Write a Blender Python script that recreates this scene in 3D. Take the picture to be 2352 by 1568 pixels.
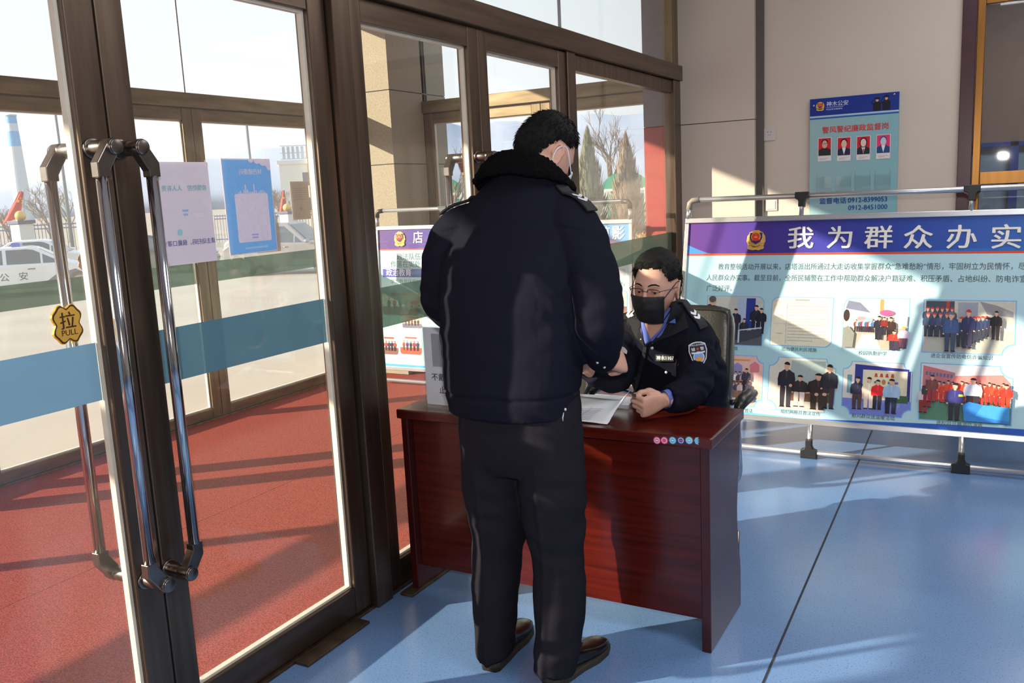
import bpy, bmesh, math, random
import numpy as np
from mathutils import Vector as V, Matrix as MX, Euler, noise as NZ
R = math.radians
PI = math.pi
rnd = random.Random(7)
for o in list(bpy.data.objects):
    bpy.data.objects.remove(o)
SC = bpy.context.scene
COL = SC.collection

# ---------------------------------------------------------------- camera
CAM_H, FPX = 1.57, 2016.13
PITCH, ROLL, YAW = R(9.637), R(-2.794), R(29.2716)
cd = bpy.data.cameras.new('camera')
cam = bpy.data.objects.new('camera', cd)
COL.objects.link(cam)
SC.camera = cam
cd.sensor_width = 36.0
cd.lens = FPX / 2352 * 36.0
cd.clip_start, cd.clip_end = 0.05, 3000
_cp, _sp = math.cos(PITCH), math.sin(PITCH)
_c, _s = math.cos(ROLL), math.sin(ROLL)
_f = V((0, _cp, -_sp)); _u = V((0, _sp, _cp)); _r = V((1, 0, 0))
_zr = MX.Rotation(YAW, 3, 'Z')
CR = _zr @ (_c * _r + _s * _u); CU = _zr @ (-_s * _r + _c * _u); CF = _zr @ _f
m = MX.Identity(4)
for i in range(3):
    m[i][0], m[i][1], m[i][2] = CR[i], CU[i], -CF[i]
m[2][3] = CAM_H
cam.matrix_world = m
EYE = V((0, 0, CAM_H))

def ray(px, py):
    return CR * ((px - 1176) / FPX) - CU * ((py - 784) / FPX) + CF
def on_plane(px, py, p0, n):
    d = ray(px, py); p0 = V(p0); n = V(n)
    return EYE + d * ((p0 - EYE).dot(n) / d.dot(n))
def at_depth(px, py, z):
    return EYE + ray(px, py) * z

# ---------------------------------------------------------------- sky, sun, lamps, exposure
W = bpy.data.worlds.new('sky'); SC.world = W; W.use_nodes = True
nt = W.node_tree; nt.nodes.clear()
out = nt.nodes.new('ShaderNodeOutputWorld'); bg = nt.nodes.new('ShaderNodeBackground')
tc = nt.nodes.new('ShaderNodeTexCoord'); sx = nt.nodes.new('ShaderNodeSeparateXYZ')
cr = nt.nodes.new('ShaderNodeValToRGB')
nt.links.new(tc.outputs['Generated'], sx.inputs[0]); nt.links.new(sx.outputs['Z'], cr.inputs[0])
cr.color_ramp.elements[0].position = 0.0; cr.color_ramp.elements[0].color = (.97, .965, .96, 1)
cr.color_ramp.elements[1].position = 1.0; cr.color_ramp.elements[1].color = (.42, .60, .92, 1)
e = cr.color_ramp.elements.new(.12); e.color = (.92, .96, 1.0, 1)
e = cr.color_ramp.elements.new(.35); e.color = (.78, .89, 1.0, 1)
nt.links.new(cr.outputs[0], bg.inputs[0]); bg.inputs[1].default_value = 1.3
nt.links.new(bg.outputs[0], out.inputs[0])

sun_dir = V((.758, .652, -.447 * .758)).normalized()
sd = bpy.data.lights.new('sun', 'SUN'); sd.energy = 12.0; sd.color = (1, .86, .68); sd.angle = R(.6)
so = bpy.data.objects.new('sun', sd); COL.objects.link(so)
so.rotation_euler = sun_dir.to_track_quat('-Z', 'Y').to_euler(); so.location = (-20, -15, 12)

def area(name, loc, target, sx_, sy_, power, col):
    l = bpy.data.lights.new(name, 'AREA'); l.shape = 'RECTANGLE'; l.size = sx_; l.size_y = sy_
    l.energy = power; l.color = col
    o = bpy.data.objects.new(name, l); COL.objects.link(o); o.location = loc
    o.rotation_euler = (V(target) - V(loc)).to_track_quat('-Z', 'Y').to_euler()
    return o
# the camera's own flash (mounted above the lens) and two unseen fill lights added under the hall ceiling
fl = bpy.data.lights.new('camera_flash', 'AREA'); fl.shape = 'RECTANGLE'; fl.size = .09; fl.size_y = .05
fl.energy = 22; fl.color = (1, .97, .95); fl.spread = R(150)
fo = bpy.data.objects.new('camera_flash', fl); COL.objects.link(fo)
fo.matrix_world = MX.Translation(V((0, 0, CAM_H)) + CU * .16) @ m.to_3x3().to_4x4()
area('ceiling_fill', (1.2, 1.6, 3.42), (1.2, 1.6, 0), 2.6, 1.2, 62, (.95, .97, 1))
area('ceiling_fill', (.8, 4.9, 3.42), (.8, 4.9, 0), 2.6, 1.2, 46, (1, .95, .9))

vs = SC.view_settings
SC.display_settings.display_device = 'sRGB'
vs.view_transform = 'Standard'; vs.look = 'None'; vs.gamma = 1.0; vs.use_curve_mapping = False
vs.exposure = 0.0
SC.cycles.transparent_max_bounces = 32
SC.cycles.max_bounces = 10
SC.cycles.sample_clamp_indirect = 6

# ---------------------------------------------------------------- materials
def lin(c):
    def f(v):
        v = v / 255.0
        return v / 12.92 if v <= .04045 else ((v + .055) / 1.055) ** 2.4
    return (f(c[0]), f(c[1]), f(c[2]), 1.0)
_mats = {}
def mat(name, c, rough=.5, metal=0.0, var=.08, scale=18, bump=0.0, bscale=None, stretch=None, spec=.5, sheen=0, coat=0, dark=None):
    if name in _mats:
        return _mats[name]
    m_ = bpy.data.materials.new(name); m_.use_nodes = True
    n = m_.node_tree; b = n.nodes['Principled BSDF']
    b.inputs['Roughness'].default_value = rough; b.inputs['Metallic'].default_value = metal
    b.inputs['Specular IOR Level'].default_value = spec
    if sheen:
        b.inputs['Sheen Weight'].default_value = sheen; b.inputs['Sheen Roughness'].default_value = .5
    if coat:
        b.inputs['Coat Weight'].default_value = coat; b.inputs['Coat Roughness'].default_value = .08
    L = lin(c)
    t = n.nodes.new('ShaderNodeTexCoord'); mp = n.nodes.new('ShaderNodeMapping')
    if stretch: mp.inputs['Scale'].default_value = stretch
    ns = n.nodes.new('ShaderNodeTexNoise'); ns.inputs['Scale'].default_value = scale; ns.inputs['Detail'].default_value = 4
    rp = n.nodes.new('ShaderNodeValToRGB')
    lo = lin(dark)[:3] if dark else [v * (1 - var) for v in L[:3]]
    hi = [min(1, v * (1 + var)) for v in L[:3]]
    rp.color_ramp.elements[0].position = .32; rp.color_ramp.elements[0].color = (*lo, 1)
    rp.color_ramp.elements[1].position = .68; rp.color_ramp.elements[1].color = (*hi, 1)
    n.links.new(t.outputs['Object'], mp.inputs[0]); n.links.new(mp.outputs[0], ns.inputs[0])
    n.links.new(ns.outputs[0], rp.inputs[0]); n.links.new(rp.outputs[0], b.inputs['Base Color'])
    if bump:
        n2 = n.nodes.new('ShaderNodeTexNoise'); n2.inputs['Scale'].default_value = bscale or scale * 6; n2.inputs['Detail'].default_value = 3
        bp_ = n.nodes.new('ShaderNodeBump'); bp_.inputs['Strength'].default_value = bump; bp_.inputs['Distance'].default_value = .004
        n.links.new(mp.outputs[0], n2.inputs[0]); n.links.new(n2.outputs[0], bp_.inputs['Height'])
        n.links.new(bp_.outputs[0], b.inputs['Normal'])
    _mats[name] = m_
    return m_
def flat(c, rough=.45):
    c = tuple(int(round(v / 3) * 3) for v in c)
    return mat('print_%d_%d_%d' % c, c, rough, var=.04, scale=60, spec=.3)
def sheet_mat(name, refl, veil, tint=(1, 1, 1), film=None, film_w=0.0, rough=.02, backlit=.55):
    """clear sheet: light passes, a little mirrors, veil adds a pale scatter; film_w of a frosted film"""
    m_ = bpy.data.materials.new(name); m_.use_nodes = True
    n = m_.node_tree; n.nodes.clear()
    o_ = n.nodes.new('ShaderNodeOutputMaterial')
    tr = n.nodes.new('ShaderNodeBsdfTransparent'); tr.inputs[0].default_value = (*tint, 1)
    gl = n.nodes.new('ShaderNodeBsdfGlossy'); gl.inputs['Roughness'].default_value = rough
    fr = n.nodes.new('ShaderNodeLayerWeight')
    pw = n.nodes.new('ShaderNodeMath'); pw.operation = 'POWER'; pw.inputs[1].default_value = 5
    n.links.new(fr.outputs['Facing'], pw.inputs[0])
    mu = n.nodes.new('ShaderNodeMath'); mu.operation = 'MULTIPLY_ADD'; mu.inputs[1].default_value = .8; mu.inputs[2].default_value = .03 * refl
    df = n.nodes.new('ShaderNodeBsdfDiffuse'); tl = n.nodes.new('ShaderNodeBsdfTranslucent')
    col = (*(film or (.9, .9, .88)), 1)
    df.inputs[0].default_value = col; tl.inputs[0].default_value = col
    ns = n.nodes.new('ShaderNodeTexNoise'); ns.inputs['Scale'].default_value = 3.0; ns.inputs['Detail'].default_value = 5
    tc_ = n.nodes.new('ShaderNodeTexCoord'); n.links.new(tc_.outputs['Object'], ns.inputs[0])
    mr = n.nodes.new('ShaderNodeMapRange'); w = film_w if film_w else veil
    mr.inputs['To Min'].default_value = w * .75; mr.inputs['To Max'].default_value = w * 1.25
    n.links.new(ns.outputs[0], mr.inputs[0])
    md = n.nodes.new('ShaderNodeMixShader'); md.inputs[0].default_value = backlit
    n.links.new(df.outputs[0], md.inputs[1]); n.links.new(tl.outputs[0], md.inputs[2])
    m1 = n.nodes.new('ShaderNodeMixShader'); n.links.new(mr.outputs[0], m1.inputs[0])
    n.links.new(tr.outputs[0], m1.inputs[1]); n.links.new(md.outputs[0], m1.inputs[2])
    m2 = n.nodes.new('ShaderNodeMixShader'); n.links.new(pw.outputs[0], mu.inputs[0]); n.links.new(mu.outputs[0], m2.inputs[0])
    n.links.new(m1.outputs[0], m2.inputs[1]); n.links.new(gl.outputs[0], m2.inputs[2])
    n.links.new(m2.outputs[0], o_.inputs[0])
    return m_

# ---------------------------------------------------------------- mesh builder
def rot2(a):
    return MX.Rotation(a, 4, 'Z')
class MB:
    def __init__(s, M=None):
        s.v = []; s.f = []; s.mi = []; s.mats = []; s.M = M or MX.Identity(4); s.cur = 0; s.sm = []
        s.smooth = False
    def mat(s, m_):
        if m_ not in s.mats: s.mats.append(m_)
        s.cur = s.mats.index(m_); return s
    def add(s, vs_, fs, smooth=None):
        b = len(s.v)
        s.v += [s.M @ V(p) for p in vs_]
        for f in fs:
            s.f.append([b + i for i in f]); s.mi.append(s.cur); s.sm.append(s.smooth if smooth is None else smooth)
        return s
    def box(s, x0, x1, y0, y1, z0, z1):
        p = [(x, y, z) for z in (z0, z1) for y in (y0, y1) for x in (x0, x1)]
        return s.add(p, [(0, 2, 3, 1), (4, 5, 7, 6), (0, 1, 5, 4), (2, 6, 7, 3), (0, 4, 6, 2), (1, 3, 7, 5)], False)
    def prism(s, pts, o, ax, ay, d):
        """2-D outline pts placed at o with axes ax, ay and thickness vector d"""
        o, ax, ay, d = V(o), V(ax), V(ay), V(d); n = len(pts)
        a = [o + ax * p[0] + ay * p[1] for p in pts]; b_ = [p + d for p in a]
        ori = ax.cross(ay).dot(d); ar = sum(pts[i][0] * pts[(i + 1) % n][1] - pts[(i + 1) % n][0] * pts[i][1] for i in range(n))
        fl_ = (ori > 0) == (ar > 0)
        fs = [list(range(n))[::-1] if fl_ else list(range(n)), [n + i for i in range(n)] if fl_ else [n + i for i in range(n)][::-1]]
        for i in range(n):
            j = (i + 1) % n
            fs.append((i, j, n + j, n + i) if fl_ else (j, i, n + i, n + j))
        return s.add(a + b_, fs, False)
    def poly(s, pts, o, ax, ay):
        o, ax, ay = V(o), V(ax), V(ay)
        return s.add([o + ax * p[0] + ay * p[1] for p in pts], [list(range(len(pts)))], False)
    def rings(s, rg, cap=True, closed=False, smooth=True):
        n = len(rg[0]); vs_ = [p for r_ in rg for p in r_]; fs = []; k = len(rg)
        for i in range(k if closed else k - 1):
            a, b_ = i * n, ((i + 1) % k) * n
            for j in range(n):
                j2 = (j + 1) % n
                fs.append((a + j, a + j2, b_ + j2, b_ + j))
        if cap and not closed:
            fs.append(list(range(n))[::-1]); fs.append([(k - 1) * n + j for j in range(n)])
        return s.add(vs_, fs, smooth)
    def tube(s, pts, r_, n=12, smooth=True):
        pts = [V(p) for p in pts]; rs = r_ if isinstance(r_, (list, tuple)) else [r_] * len(pts)
        return s.rings(tube_rings(pts, rs, n), True, False, smooth)
    def cyl(s, a, b_, r_, n=20):
        return s.tube([a, b_], r_, n)
    def sphere(s, c, rx, ry=None, rz=None, nu=16, nv=10, Mx=None):
        ry = ry or rx; rz = rz or rx; c = V(c); rg = []
        for i in range(nv + 1):
            t = PI * i / nv; t = min(max(t, .02), PI - .02)
            rg.append([c + (Mx @ V((rx * math.sin(t) * math.cos(2 * PI * j / nu), ry * math.sin(t) * math.sin(2 * PI * j / nu), -rz * math.cos(t))) if Mx else
                       V((rx * math.sin(t) * math.cos(2 * PI * j / nu), ry * math.sin(t) * math.sin(2 * PI * j / nu), -rz * math.cos(t)))) for j in range(nu)])
        return s.rings(rg)
    def text(s, body, size, o, ax, ay, align='LEFT', bold=0.0, ext=0.0, sx_=1.0, lift=0.0):
        """letters standing on point o along unit axis ax, up ay"""
        key = (body, align, ext / size)
        if key not in _txt:
            cu = bpy.data.curves.new('t', 'FONT'); cu.body = body; cu.size = 1; cu.align_x = align
            cu.resolution_u = 2; cu.extrude = ext / size
            ob = bpy.data.objects.new('t', cu); COL.objects.link(ob)
            dg = bpy.context.evaluated_depsgraph_get(); dg.update()
            me = bpy.data.meshes.new_from_object(ob.evaluated_get(dg))
            _txt[key] = ([tuple(v_.co) for v_ in me.vertices], [tuple(p.vertices) for p in me.polygons])
            bpy.data.objects.remove(ob); bpy.data.curves.remove(cu); bpy.data.meshes.remove(me)
        vs_, fs = _txt[key]
        o, ax, ay = V(o), V(ax), V(ay); nn = ax.cross(ay).normalized()
        # heavier strokes: the same letters laid again, nudged sideways and up
        for k, (du, dv) in enumerate(((0, 0), (-1, 0), (1, 0), (0, .8)) if bold else ((0, 0),)):
            s.add([o + ax * (p[0] * size * sx_ + du * bold * size) + ay * (p[1] * size + dv * bold * size) + nn * (p[2] * size + lift + .00006 * k) for p in vs_], fs, False)
        return s
    def mesh(s, name):
        me = bpy.data.meshes.new(name)
        me.from_pydata([tuple(p) for p in s.v], [], s.f)
        for m_ in s.mats: me.materials.append(m_)
        me.polygons.foreach_set('material_index', s.mi)
        me.polygons.foreach_set('use_smooth', s.sm)
        me.update()
        return me
    def build(s, name, parent=None, bevel=0.0, seg=2, weld=False, label=None, cat=None, group=None, kind=None):
        off = world_loc(parent)
        # a thing that is one mesh gets its origin at the middle of its base
        if parent is None and s.v:
            xs = [p.x for p in s.v]; ys = [p.y for p in s.v]
            off = V(((min(xs) + max(xs)) / 2, (min(ys) + max(ys)) / 2, min(p.z for p in s.v)))
        s.v = [p - off for p in s.v]
        me = s.mesh(name)
        o = bpy.data.objects.new(name, me); COL.objects.link(o)
        o.parent = parent
        if parent is None: o.location = off
        if bevel:
            b = o.modifiers.new('bevel', 'BEVEL'); b.width = bevel; b.segments = seg; b.limit_method = 'ANGLE'; b.angle_limit = R(40)
        tag(o, label, cat, group, kind)
        return o
_txt = {}
def letters(parent, name, m_, items, label=None):
    """each printed line its own part; items: (text, size, origin, ax, ay, align, bold, ext, sx)"""
    for q in items:
        q = tuple(q) + ('LEFT', 0.0, 0.0, 1.0)[len(q) - 5:]
        b = MB(); b.mat(m_); b.text(*q); b.build(name, parent, label=label)
from mathutils.bvhtree import BVHTree
def bvh_of(me): return BVHTree.FromPolygons([v_.co.copy() for v_ in me.vertices], [tuple(p.vertices) for p in me.polygons])
def world_loc(p):
    l = V((0, 0, 0))
    while p is not None:
        l = l + V(p.location); p = p.parent
    return l
def tag(o, label=None, cat=None, group=None, kind=None):
    if label: o['label'] = label
    if cat: o['category'] = cat
    if group: o['group'] = group
    if kind: o['kind'] = kind
    return o
def thing(name, label, cat, loc, group=None, kind=None):
    o = bpy.data.objects.new(name, None); COL.objects.link(o); o.location = V(loc); o.empty_display_size = .1
    return tag(o, label, cat, group, kind)
def structure(name, loc=(0, 0, 0)):
    return thing(name, None, None, loc, kind='structure')
def copy_tree(src, parent=None, delta=(0, 0, 0)):
    c = src.copy(); COL.objects.link(c); c.parent = parent
    if parent is None: c.location = src.location + V(delta)
    for ch in src.children: copy_tree(ch, c)
    return c
def tube_rings(pts, rs, n=12, ref=None):
    rg = []; k = len(pts); prev = None
    for i in range(k):
        t = (pts[min(i + 1, k - 1)] - pts[max(i - 1, 0)]).normalized()
        if prev is None:
            a = ref or (V((0, 0, 1)) if abs(t.z) < .9 else V((1, 0, 0)))
        else: a = prev
        a = (a - t * a.dot(t)).normalized(); prev = a; b_ = t.cross(a)
        r_ = rs[i]; ra, rb = r_ if isinstance(r_, (tuple, list)) else (r_, r_)
        rg.append([pts[i] + a * (ra * math.cos(2 * PI * j / n)) + b_ * (rb * math.sin(2 * PI * j / n)) for j in range(n)])
    return rg
def spline(pts, sub=6):
    """Catmull-Rom through rows of numbers"""
    P = [np.array(p, float) for p in pts]; o_ = []
    for i in range(len(P) - 1):
        p0, p1, p2, p3 = P[max(i - 1, 0)], P[i], P[i + 1], P[min(i + 2, len(P) - 1)]
        for k in range(sub):
            t = k / sub
            o_.append(.5 * (2 * p1 + (p2 - p0) * t + (2 * p0 - 5 * p1 + 4 * p2 - p3) * t * t + (3 * p1 - p0 - 3 * p2 + p3) * t ** 3))
    o_.append(P[-1]); return o_
def circ(cx, cy, rx, ry=None, n=20, a0=0, a1=2 * PI):
    ry = ry or rx
    return [(cx + rx * math.cos(a0 + (a1 - a0) * i / n), cy + ry * math.sin(a0 + (a1 - a0) * i / n)) for i in range(n)]
def rrect(x0, y0, x1, y1, r_, n=5):
    p = []
    for cx, cy, a in ((x1 - r_, y0 + r_, -PI / 2), (x1 - r_, y1 - r_, 0), (x0 + r_, y1 - r_, PI / 2), (x0 + r_, y0 + r_, PI)):
        p += [(cx + r_ * math.cos(a + PI / 2 * i / n), cy + r_ * math.sin(a + PI / 2 * i / n)) for i in range(n + 1)]
    return p
# ================================================================ THE SETTING
WX = -2.09            # inner face of the inner glass wall
GX = -2.122           # its glass
OX = -5.10            # inner face of the outer glass wall
EY = 6.78             # inner face of the end wall of the glazed porch
RY = 6.50             # face of the hall's far wall
STEEL = mat('bronzed_steel', (110, 94, 82), .34, .9, var=.25, scale=3, stretch=(9, 9, .6), bump=.05, bscale=40)
STEELH = mat('bronzed_steel_rail', (110, 94, 82), .34, .9, var=.25, scale=3, stretch=(9, .6, 9), bump=.05, bscale=40)
STEEL2 = mat('weathered_bronze_steel', (132, 116, 90), .42, .8, var=.3, scale=3, stretch=(7, 7, .6), bump=.05, bscale=40)
STEEL2H = mat('weathered_bronze_rail', (132, 116, 90), .42, .8, var=.3, scale=3, stretch=(1, 1, 7), bump=.05, bscale=40)
GASKET = mat('pale_gasket', (214, 206, 190), .5, var=.06)
GLASS = sheet_mat('door_glass', 1.5, .018)
GLASS_O = sheet_mat('hazed_outer_glass', 1.4, .038, tint=(.97, .985, .97))  # pale scatter in both glasses stands in for the haze outdoors
FILM_B = sheet_mat('frosted_blue_film', 1.0, 0, tint=(.62, .80, .84), film=(.115, .215, .295), film_w=.74, backlit=.35)
FILM_G = sheet_mat('frosted_green_film', 1.0, 0, tint=(.54, .64, .58), film=(.15, .21, .18), film_w=.5, backlit=.4)
CHROME = mat('polished_steel', (205, 205, 205), .12, 1.0, var=.04)
CHROME_D = mat('brushed_steel', (128, 120, 114), .28, 1.0, var=.12, scale=30)
RUBBER = mat('black_rubber', (22, 22, 23), .6, var=.2)

# floors
def floor_mat():
    m_ = mat('blue_epoxy_floor', (108, 142, 188), .24, var=.05, scale=3, spec=.6, bump=.02, bscale=300)
    n = m_.node_tree; b = n.nodes['Principled BSDF']
    src = b.inputs['Base Color'].links[0].from_socket
    vo = n.nodes.new('ShaderNodeTexNoise'); vo.inputs['Scale'].default_value = 170; vo.inputs['Detail'].default_value = 1
    t = n.nodes.new('ShaderNodeTexCoord'); n.links.new(t.outputs['Object'], vo.inputs[0])
    rp = n.nodes.new('ShaderNodeValToRGB'); rp.color_ramp.elements[0].position = .30; rp.color_ramp.elements[1].position = .40
    rp.color_ramp.elements[0].color = (.55, .6, .72, 1); rp.color_ramp.elements[1].color = (1, 1, 1, 1)
    n.links.new(vo.outputs[0], rp.inputs[0])
    mx = n.nodes.new('ShaderNodeMix'); mx.data_type = 'RGBA'; mx.blend_type = 'MULTIPLY'; mx.inputs[0].default_value = 1
    n.links.new(src, mx.inputs[6]); n.links.new(rp.outputs[0], mx.inputs[7]); n.links.new(mx.outputs[2], b.inputs['Base Color'])
    return m_
def carpet_mat():
    m_ = mat('red_rubber_granules', (164, 74, 56), .9, var=.2, scale=140, bump=.5, bscale=240, dark=(112, 44, 36), spec=.2)
    return m_
b = MB(); b.mat(floor_mat()); b.box(-2.165, 4.6, -4.1, RY + .02, -.1, 0); b.build('floor', kind='structure')
b = MB(); b.mat(mat('dark_joint', (40, 44, 58), .7))
b.prism([(-.66, 6.5), (-.668, 6.5), (-.597, 2.0), (-.589, 2.0)], (0, 0, 0), (1, 0, 0), (0, 1, 0), (0, 0, .0012)); b.build('trim_1', kind='structure')
b = MB(); b.mat(carpet_mat())
for y0, y1 in ((-4, 1.0), (1.003, 3.6), (3.603, 7.2)):
    b.box(-3.501, -2.165, y0, y1, -.1, 0); b.box(-5.2, -3.505, y0, y1, -.1, 0)
b.box(-5.2, -2.165, -4, 7.2, -.12, -.006)
b.build('floor_porch', kind='structure')
WALLM = mat('cream_wall_panel', (205, 192, 180), .42, var=.025, scale=2, spec=.4)
WALLD = mat('wall_shadow_gap', (92, 84, 80), .6)
# far wall with its projecting pilaster panel
b = MB(); b.mat(WALLM)
b.box(-1.50, -.262, RY, RY + .25, 0, 3.6); b.box(-.262, 1.30, RY, RY + .25, 2.75, 3.6); b.box(1.30, 4.6, RY, RY + .25, 0, 3.6)
b.box(-2.16, -1.555, RY - .06, RY + .25, 0, 1.994); b.box(-2.16, -1.555, RY - .06, RY + .25, 2.0, 3.6)
b.mat(WALLD); b.box(-2.15, -1.56, RY - .05, RY + .25, 1.99, 2.01); b.box(-1.56, -1.50, RY - .02, RY + .25, 0, 3.6)
b.build('wall_back', kind='structure')
b = MB(); b.mat(WALLM); b.box(4.6, 4.8, -4.3, RY + .25, 0, 3.6); b.build('wall_right', kind='structure')
b = MB(); b.mat(WALLM); b.box(-2.2, 4.8, -4.3, -4.1, 0, 3.6); b.build('wall_front', kind='structure')
b = MB(); b.mat(mat('white_ceiling', (222, 220, 216), .8, var=.03)); b.box(-2.25, 4.8, -4.3, RY + .25, 3.5, 3.6); b.build('ceiling', kind='structure')
b = MB(); b.mat(WALLM); b.box(-2.25, -2.06, -4.3, RY + .25, 3.2, 3.5); b.build('wall_left', kind='structure')
b = MB(); b.mat(mat('porch_roof', (196, 190, 180), .7)); b.box(-5.35, -2.06, -4.1, 6.84, 3.22, 3.34); b.build('ceiling_porch', kind='structure')
RED = mat('red_reflection_pier', (168, 66, 58), .5, var=.08)  # red mirrored in the glass, put in as the pier's own colour
b = MB(); b.mat(RED); b.box(-2.39, -2.165, 6.46, 7.0, 0, 2.0)
b.mat(mat('slate_grey_panel', (122, 122, 134), .5)); b.box(-2.39, -2.165, 6.46, 7.0, 2.004, 3.2); b.build('wall_end', kind='structure')

# ---- generic frame helpers for the three glass walls; fr(a0,a1,z0,z1,d0,d1) box in wall coordinates
class Wall:
    """axis 'x': wall runs along y at x=pos (depth goes to -x); axis 'y': runs along x at y=pos (depth +y)"""
    def __init__(s, axis, pos): s.axis, s.pos = axis, pos
    def box(s, b, a0, a1, z0, z1, d0, d1):
        if s.axis == 'x': b.box(s.pos - d1, s.pos - d0, a0, a1, z0, z1)
        else: b.box(a0, a1, s.pos + d0, s.pos + d1, z0, z1)
    def loc(s, a, d=.03):
        return (s.pos - d, a, 0) if s.axis == 'x' else (a, s.pos + d, 0)
def leaf(w, name, a0, a1, stile0, stile1, zt0, zt1, zb, film, zf, met, glass=None, flip_gasket=False):
    """glazed door leaf: two stiles, two rails, pane, gasket, film band"""
    d = structure(name, w.loc((a0 + a1) / 2))
    g0, g1 = a0 + stile0, a1 - stile1
    for (s0, s1) in ((a0, g0), (g1, a1)):
        b = MB(); b.mat(met); w.box(b, s0, s1, .012, zt1, 0, .06); b.build('stile', d, .004)
    mh = STEELH if met == STEEL else STEEL2H
    b = MB(); b.mat(mh); w.box(b, g0, g1, zt0, zt1, .003, .057); b.build('rail', d, .004)
    b = MB(); b.mat(mh); w.box(b, g0, g1, .012, zb, .003, .057); b.build('rail', d, .004)
    b = MB(); b.mat(GASKET)
    for (x0, x1, y0, y1) in ((g0, g0 + .01, zb, zt0), (g1 - .01, g1, zb, zt0), (g0 + .01, g1 - .01, zb, zb + .009), (g0 + .01, g1 - .01, zt0 - .009, zt0)):
        w.box(b, x0, x1, y0, y1, .021, .043)
    b.build('gasket', d, label='pale rubber glazing gasket')
    b = MB(); b.mat(glass or GLASS); w.box(b, g0 + .005, g1 - .005, zb + .005, zt0 - .005, .028, .036); b.build('glass_pane', d)
    if film:
        b = MB(); b.mat(film); w.box(b, g0 + .011, g1 - .011, zf[0], zf[1], .0268, .0277); b.build('film_band', d, label='frosted blue-green safety film band')
    return d
def pane(w, name, a0, a1, z0, z1, met, glass, film=None, zf=None, t=.0, bars=()):
    d = structure(name, w.loc((a0 + a1) / 2))
    b = MB(); b.mat(glass); w.box(b, a0, a1, z0, z1, .028, .036); b.build('glass_pane', d)
    if film:
        b = MB(); b.mat(film); w.box(b, a0, a1, zf[0], zf[1], .0268, .0277); b.build('film_band', d, label='frosted green safety film band')
    if t:
        b = MB(); b.mat(met)
        w.box(b, a0, a1, z0, z0 + t, .004, .056); w.box(b, a0, a1, z1 - t, z1, .004, .056); b.build('rail', d, .003)
    for q in bars:
        b = MB(); b.mat(mat('glass_joint', (150, 160, 165), .4)); w.box(b, q - .006, q + .006, z0, z1, .025, .039); b.build('joint', d)
    return d
# ---- inner wall (between hall and porch)
w1 = Wall('x', WX); ZF = (1.068, 1.226)
FILM_B_LIT = sheet_mat('frosted_blue_film_lit', 1.0, 0, tint=(.62, .80, .84), film=(.26, .42, .56), film_w=.86, backlit=.35)  # same blue film, with the stronger light on this leaf put into its colour
door1 = leaf(w1, 'door_1', .672, 1.587, .085, .087, 2.213, 2.30, .118, FILM_B_LIT, ZF, STEEL)
door2 = leaf(w1, 'door_2', 1.591, 2.508, .085, .087, 2.213, 2.30, .118, FILM_B, ZF, STEEL)
door3 = leaf(w1, 'door_3', 2.612, 3.541, .098, .082, 2.213, 2.30, .118, FILM_G, ZF, STEEL)
door4 = leaf(w1, 'door_4', 3.545, 4.468, .08, .088, 2.213, 2.30, .118, FILM_G, ZF, STEEL)
win1 = pane(w1, 'window_1', 4.573, 6.255, .05, 2.30, STEEL, GLASS, FILM_G, ZF, .085)
win2 = pane(w1, 'window_2', -3.9, .57, .05, 2.30, STEEL, GLASS, FILM_G, ZF, .085)
tr1 = pane(w1, 'window_3', -4.0, 6.255, 2.41, 3.2, STEEL, GLASS, bars=(-1.5, 1.45, 4.48))
n_tr = 2
def trim(w, boxes, met, bevel=.004):
    global n_tr
    b = MB(); b.mat(met)
    for q in boxes: w.box(b, *q)
    o = b.build('trim_%d' % n_tr, kind='structure', bevel=bevel); n_tr += 1
    return o
trim(w1, [(-4.1, 6.395, 2.304, 2.41, -.03, .075)], STEELH)                       # header beam
for a0, a1 in ((.572, .668), (2.513, 2.61), (4.472, 4.572), (6.255, 6.393), (-1.6, -1.5), (-4.1, -3.9)):
    trim(w1, [(a0, a1, 0, 2.304, -.03 if a1 < 3 else -.012, .07)], STEEL)
trim(w1, [(6.255, 6.393, 2.41, 3.2, 0, .07)], STEEL2)
trim(w1, [(-4.0, 6.39, -.02, .011, -.015, .075)], STEEL, .002)                   # floor sill
# worn metal plates at the foot of the door posts
PLATE = mat('worn_threshold_plate', (92, 80, 64), .45, .7, var=.4, scale=14)
for (x0, x1, y0, y1) in ((-2.075, -2.015, 2.06, 2.40), (-2.05, -1.99, 2.64, 2.94)):
    b = MB(); b.mat(PLATE); b.box(x0, x1, y0, y1, 0, .012)
    b.build('trim_%d' % n_tr, kind='structure', bevel=.003); n_tr += 1

# ---- outer wall of the porch
w2 = Wall('x', OX); ZG = (1.02, 1.172)
for k, (a0, a1, s0, s1) in enumerate(((1.06, 2.33, .09, .09), (2.785, 4.572, .085, .085), (4.576, 6.25, .085, .09))):
    leaf(w2, 'door_%d' % (5 + k), a0, a1, s0, s1, 2.185, 2.27, .085, FILM_G, ZG, STEEL2, GLASS_O)
pane(w2, 'window_4', -3.9, 1.06, .05, 2.27, STEEL2, GLASS_O, FILM_G, ZG, .08)
pane(w2, 'window_8', 2.44, 2.70, .05, 2.27, STEEL2, GLASS_O, FILM_G, ZG, .08)
pane(w2, 'window_5', -3.9, 6.25, 2.375, 3.2, STEEL2, GLASS_O, bars=(-1.9, .4, 2.2, 4.56))
trim(w2, [(-4.0, 6.25, 2.274, 2.375, -.025, .075)], STEEL2H)
for a0, a1 in ((2.335, 2.438), (2.702, 2.783), (-1.5, -1.4), (-4.0, -3.9)):
    trim(w2, [(a0, a1, 0, 2.274, -.02, .07)], STEEL2)
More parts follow.
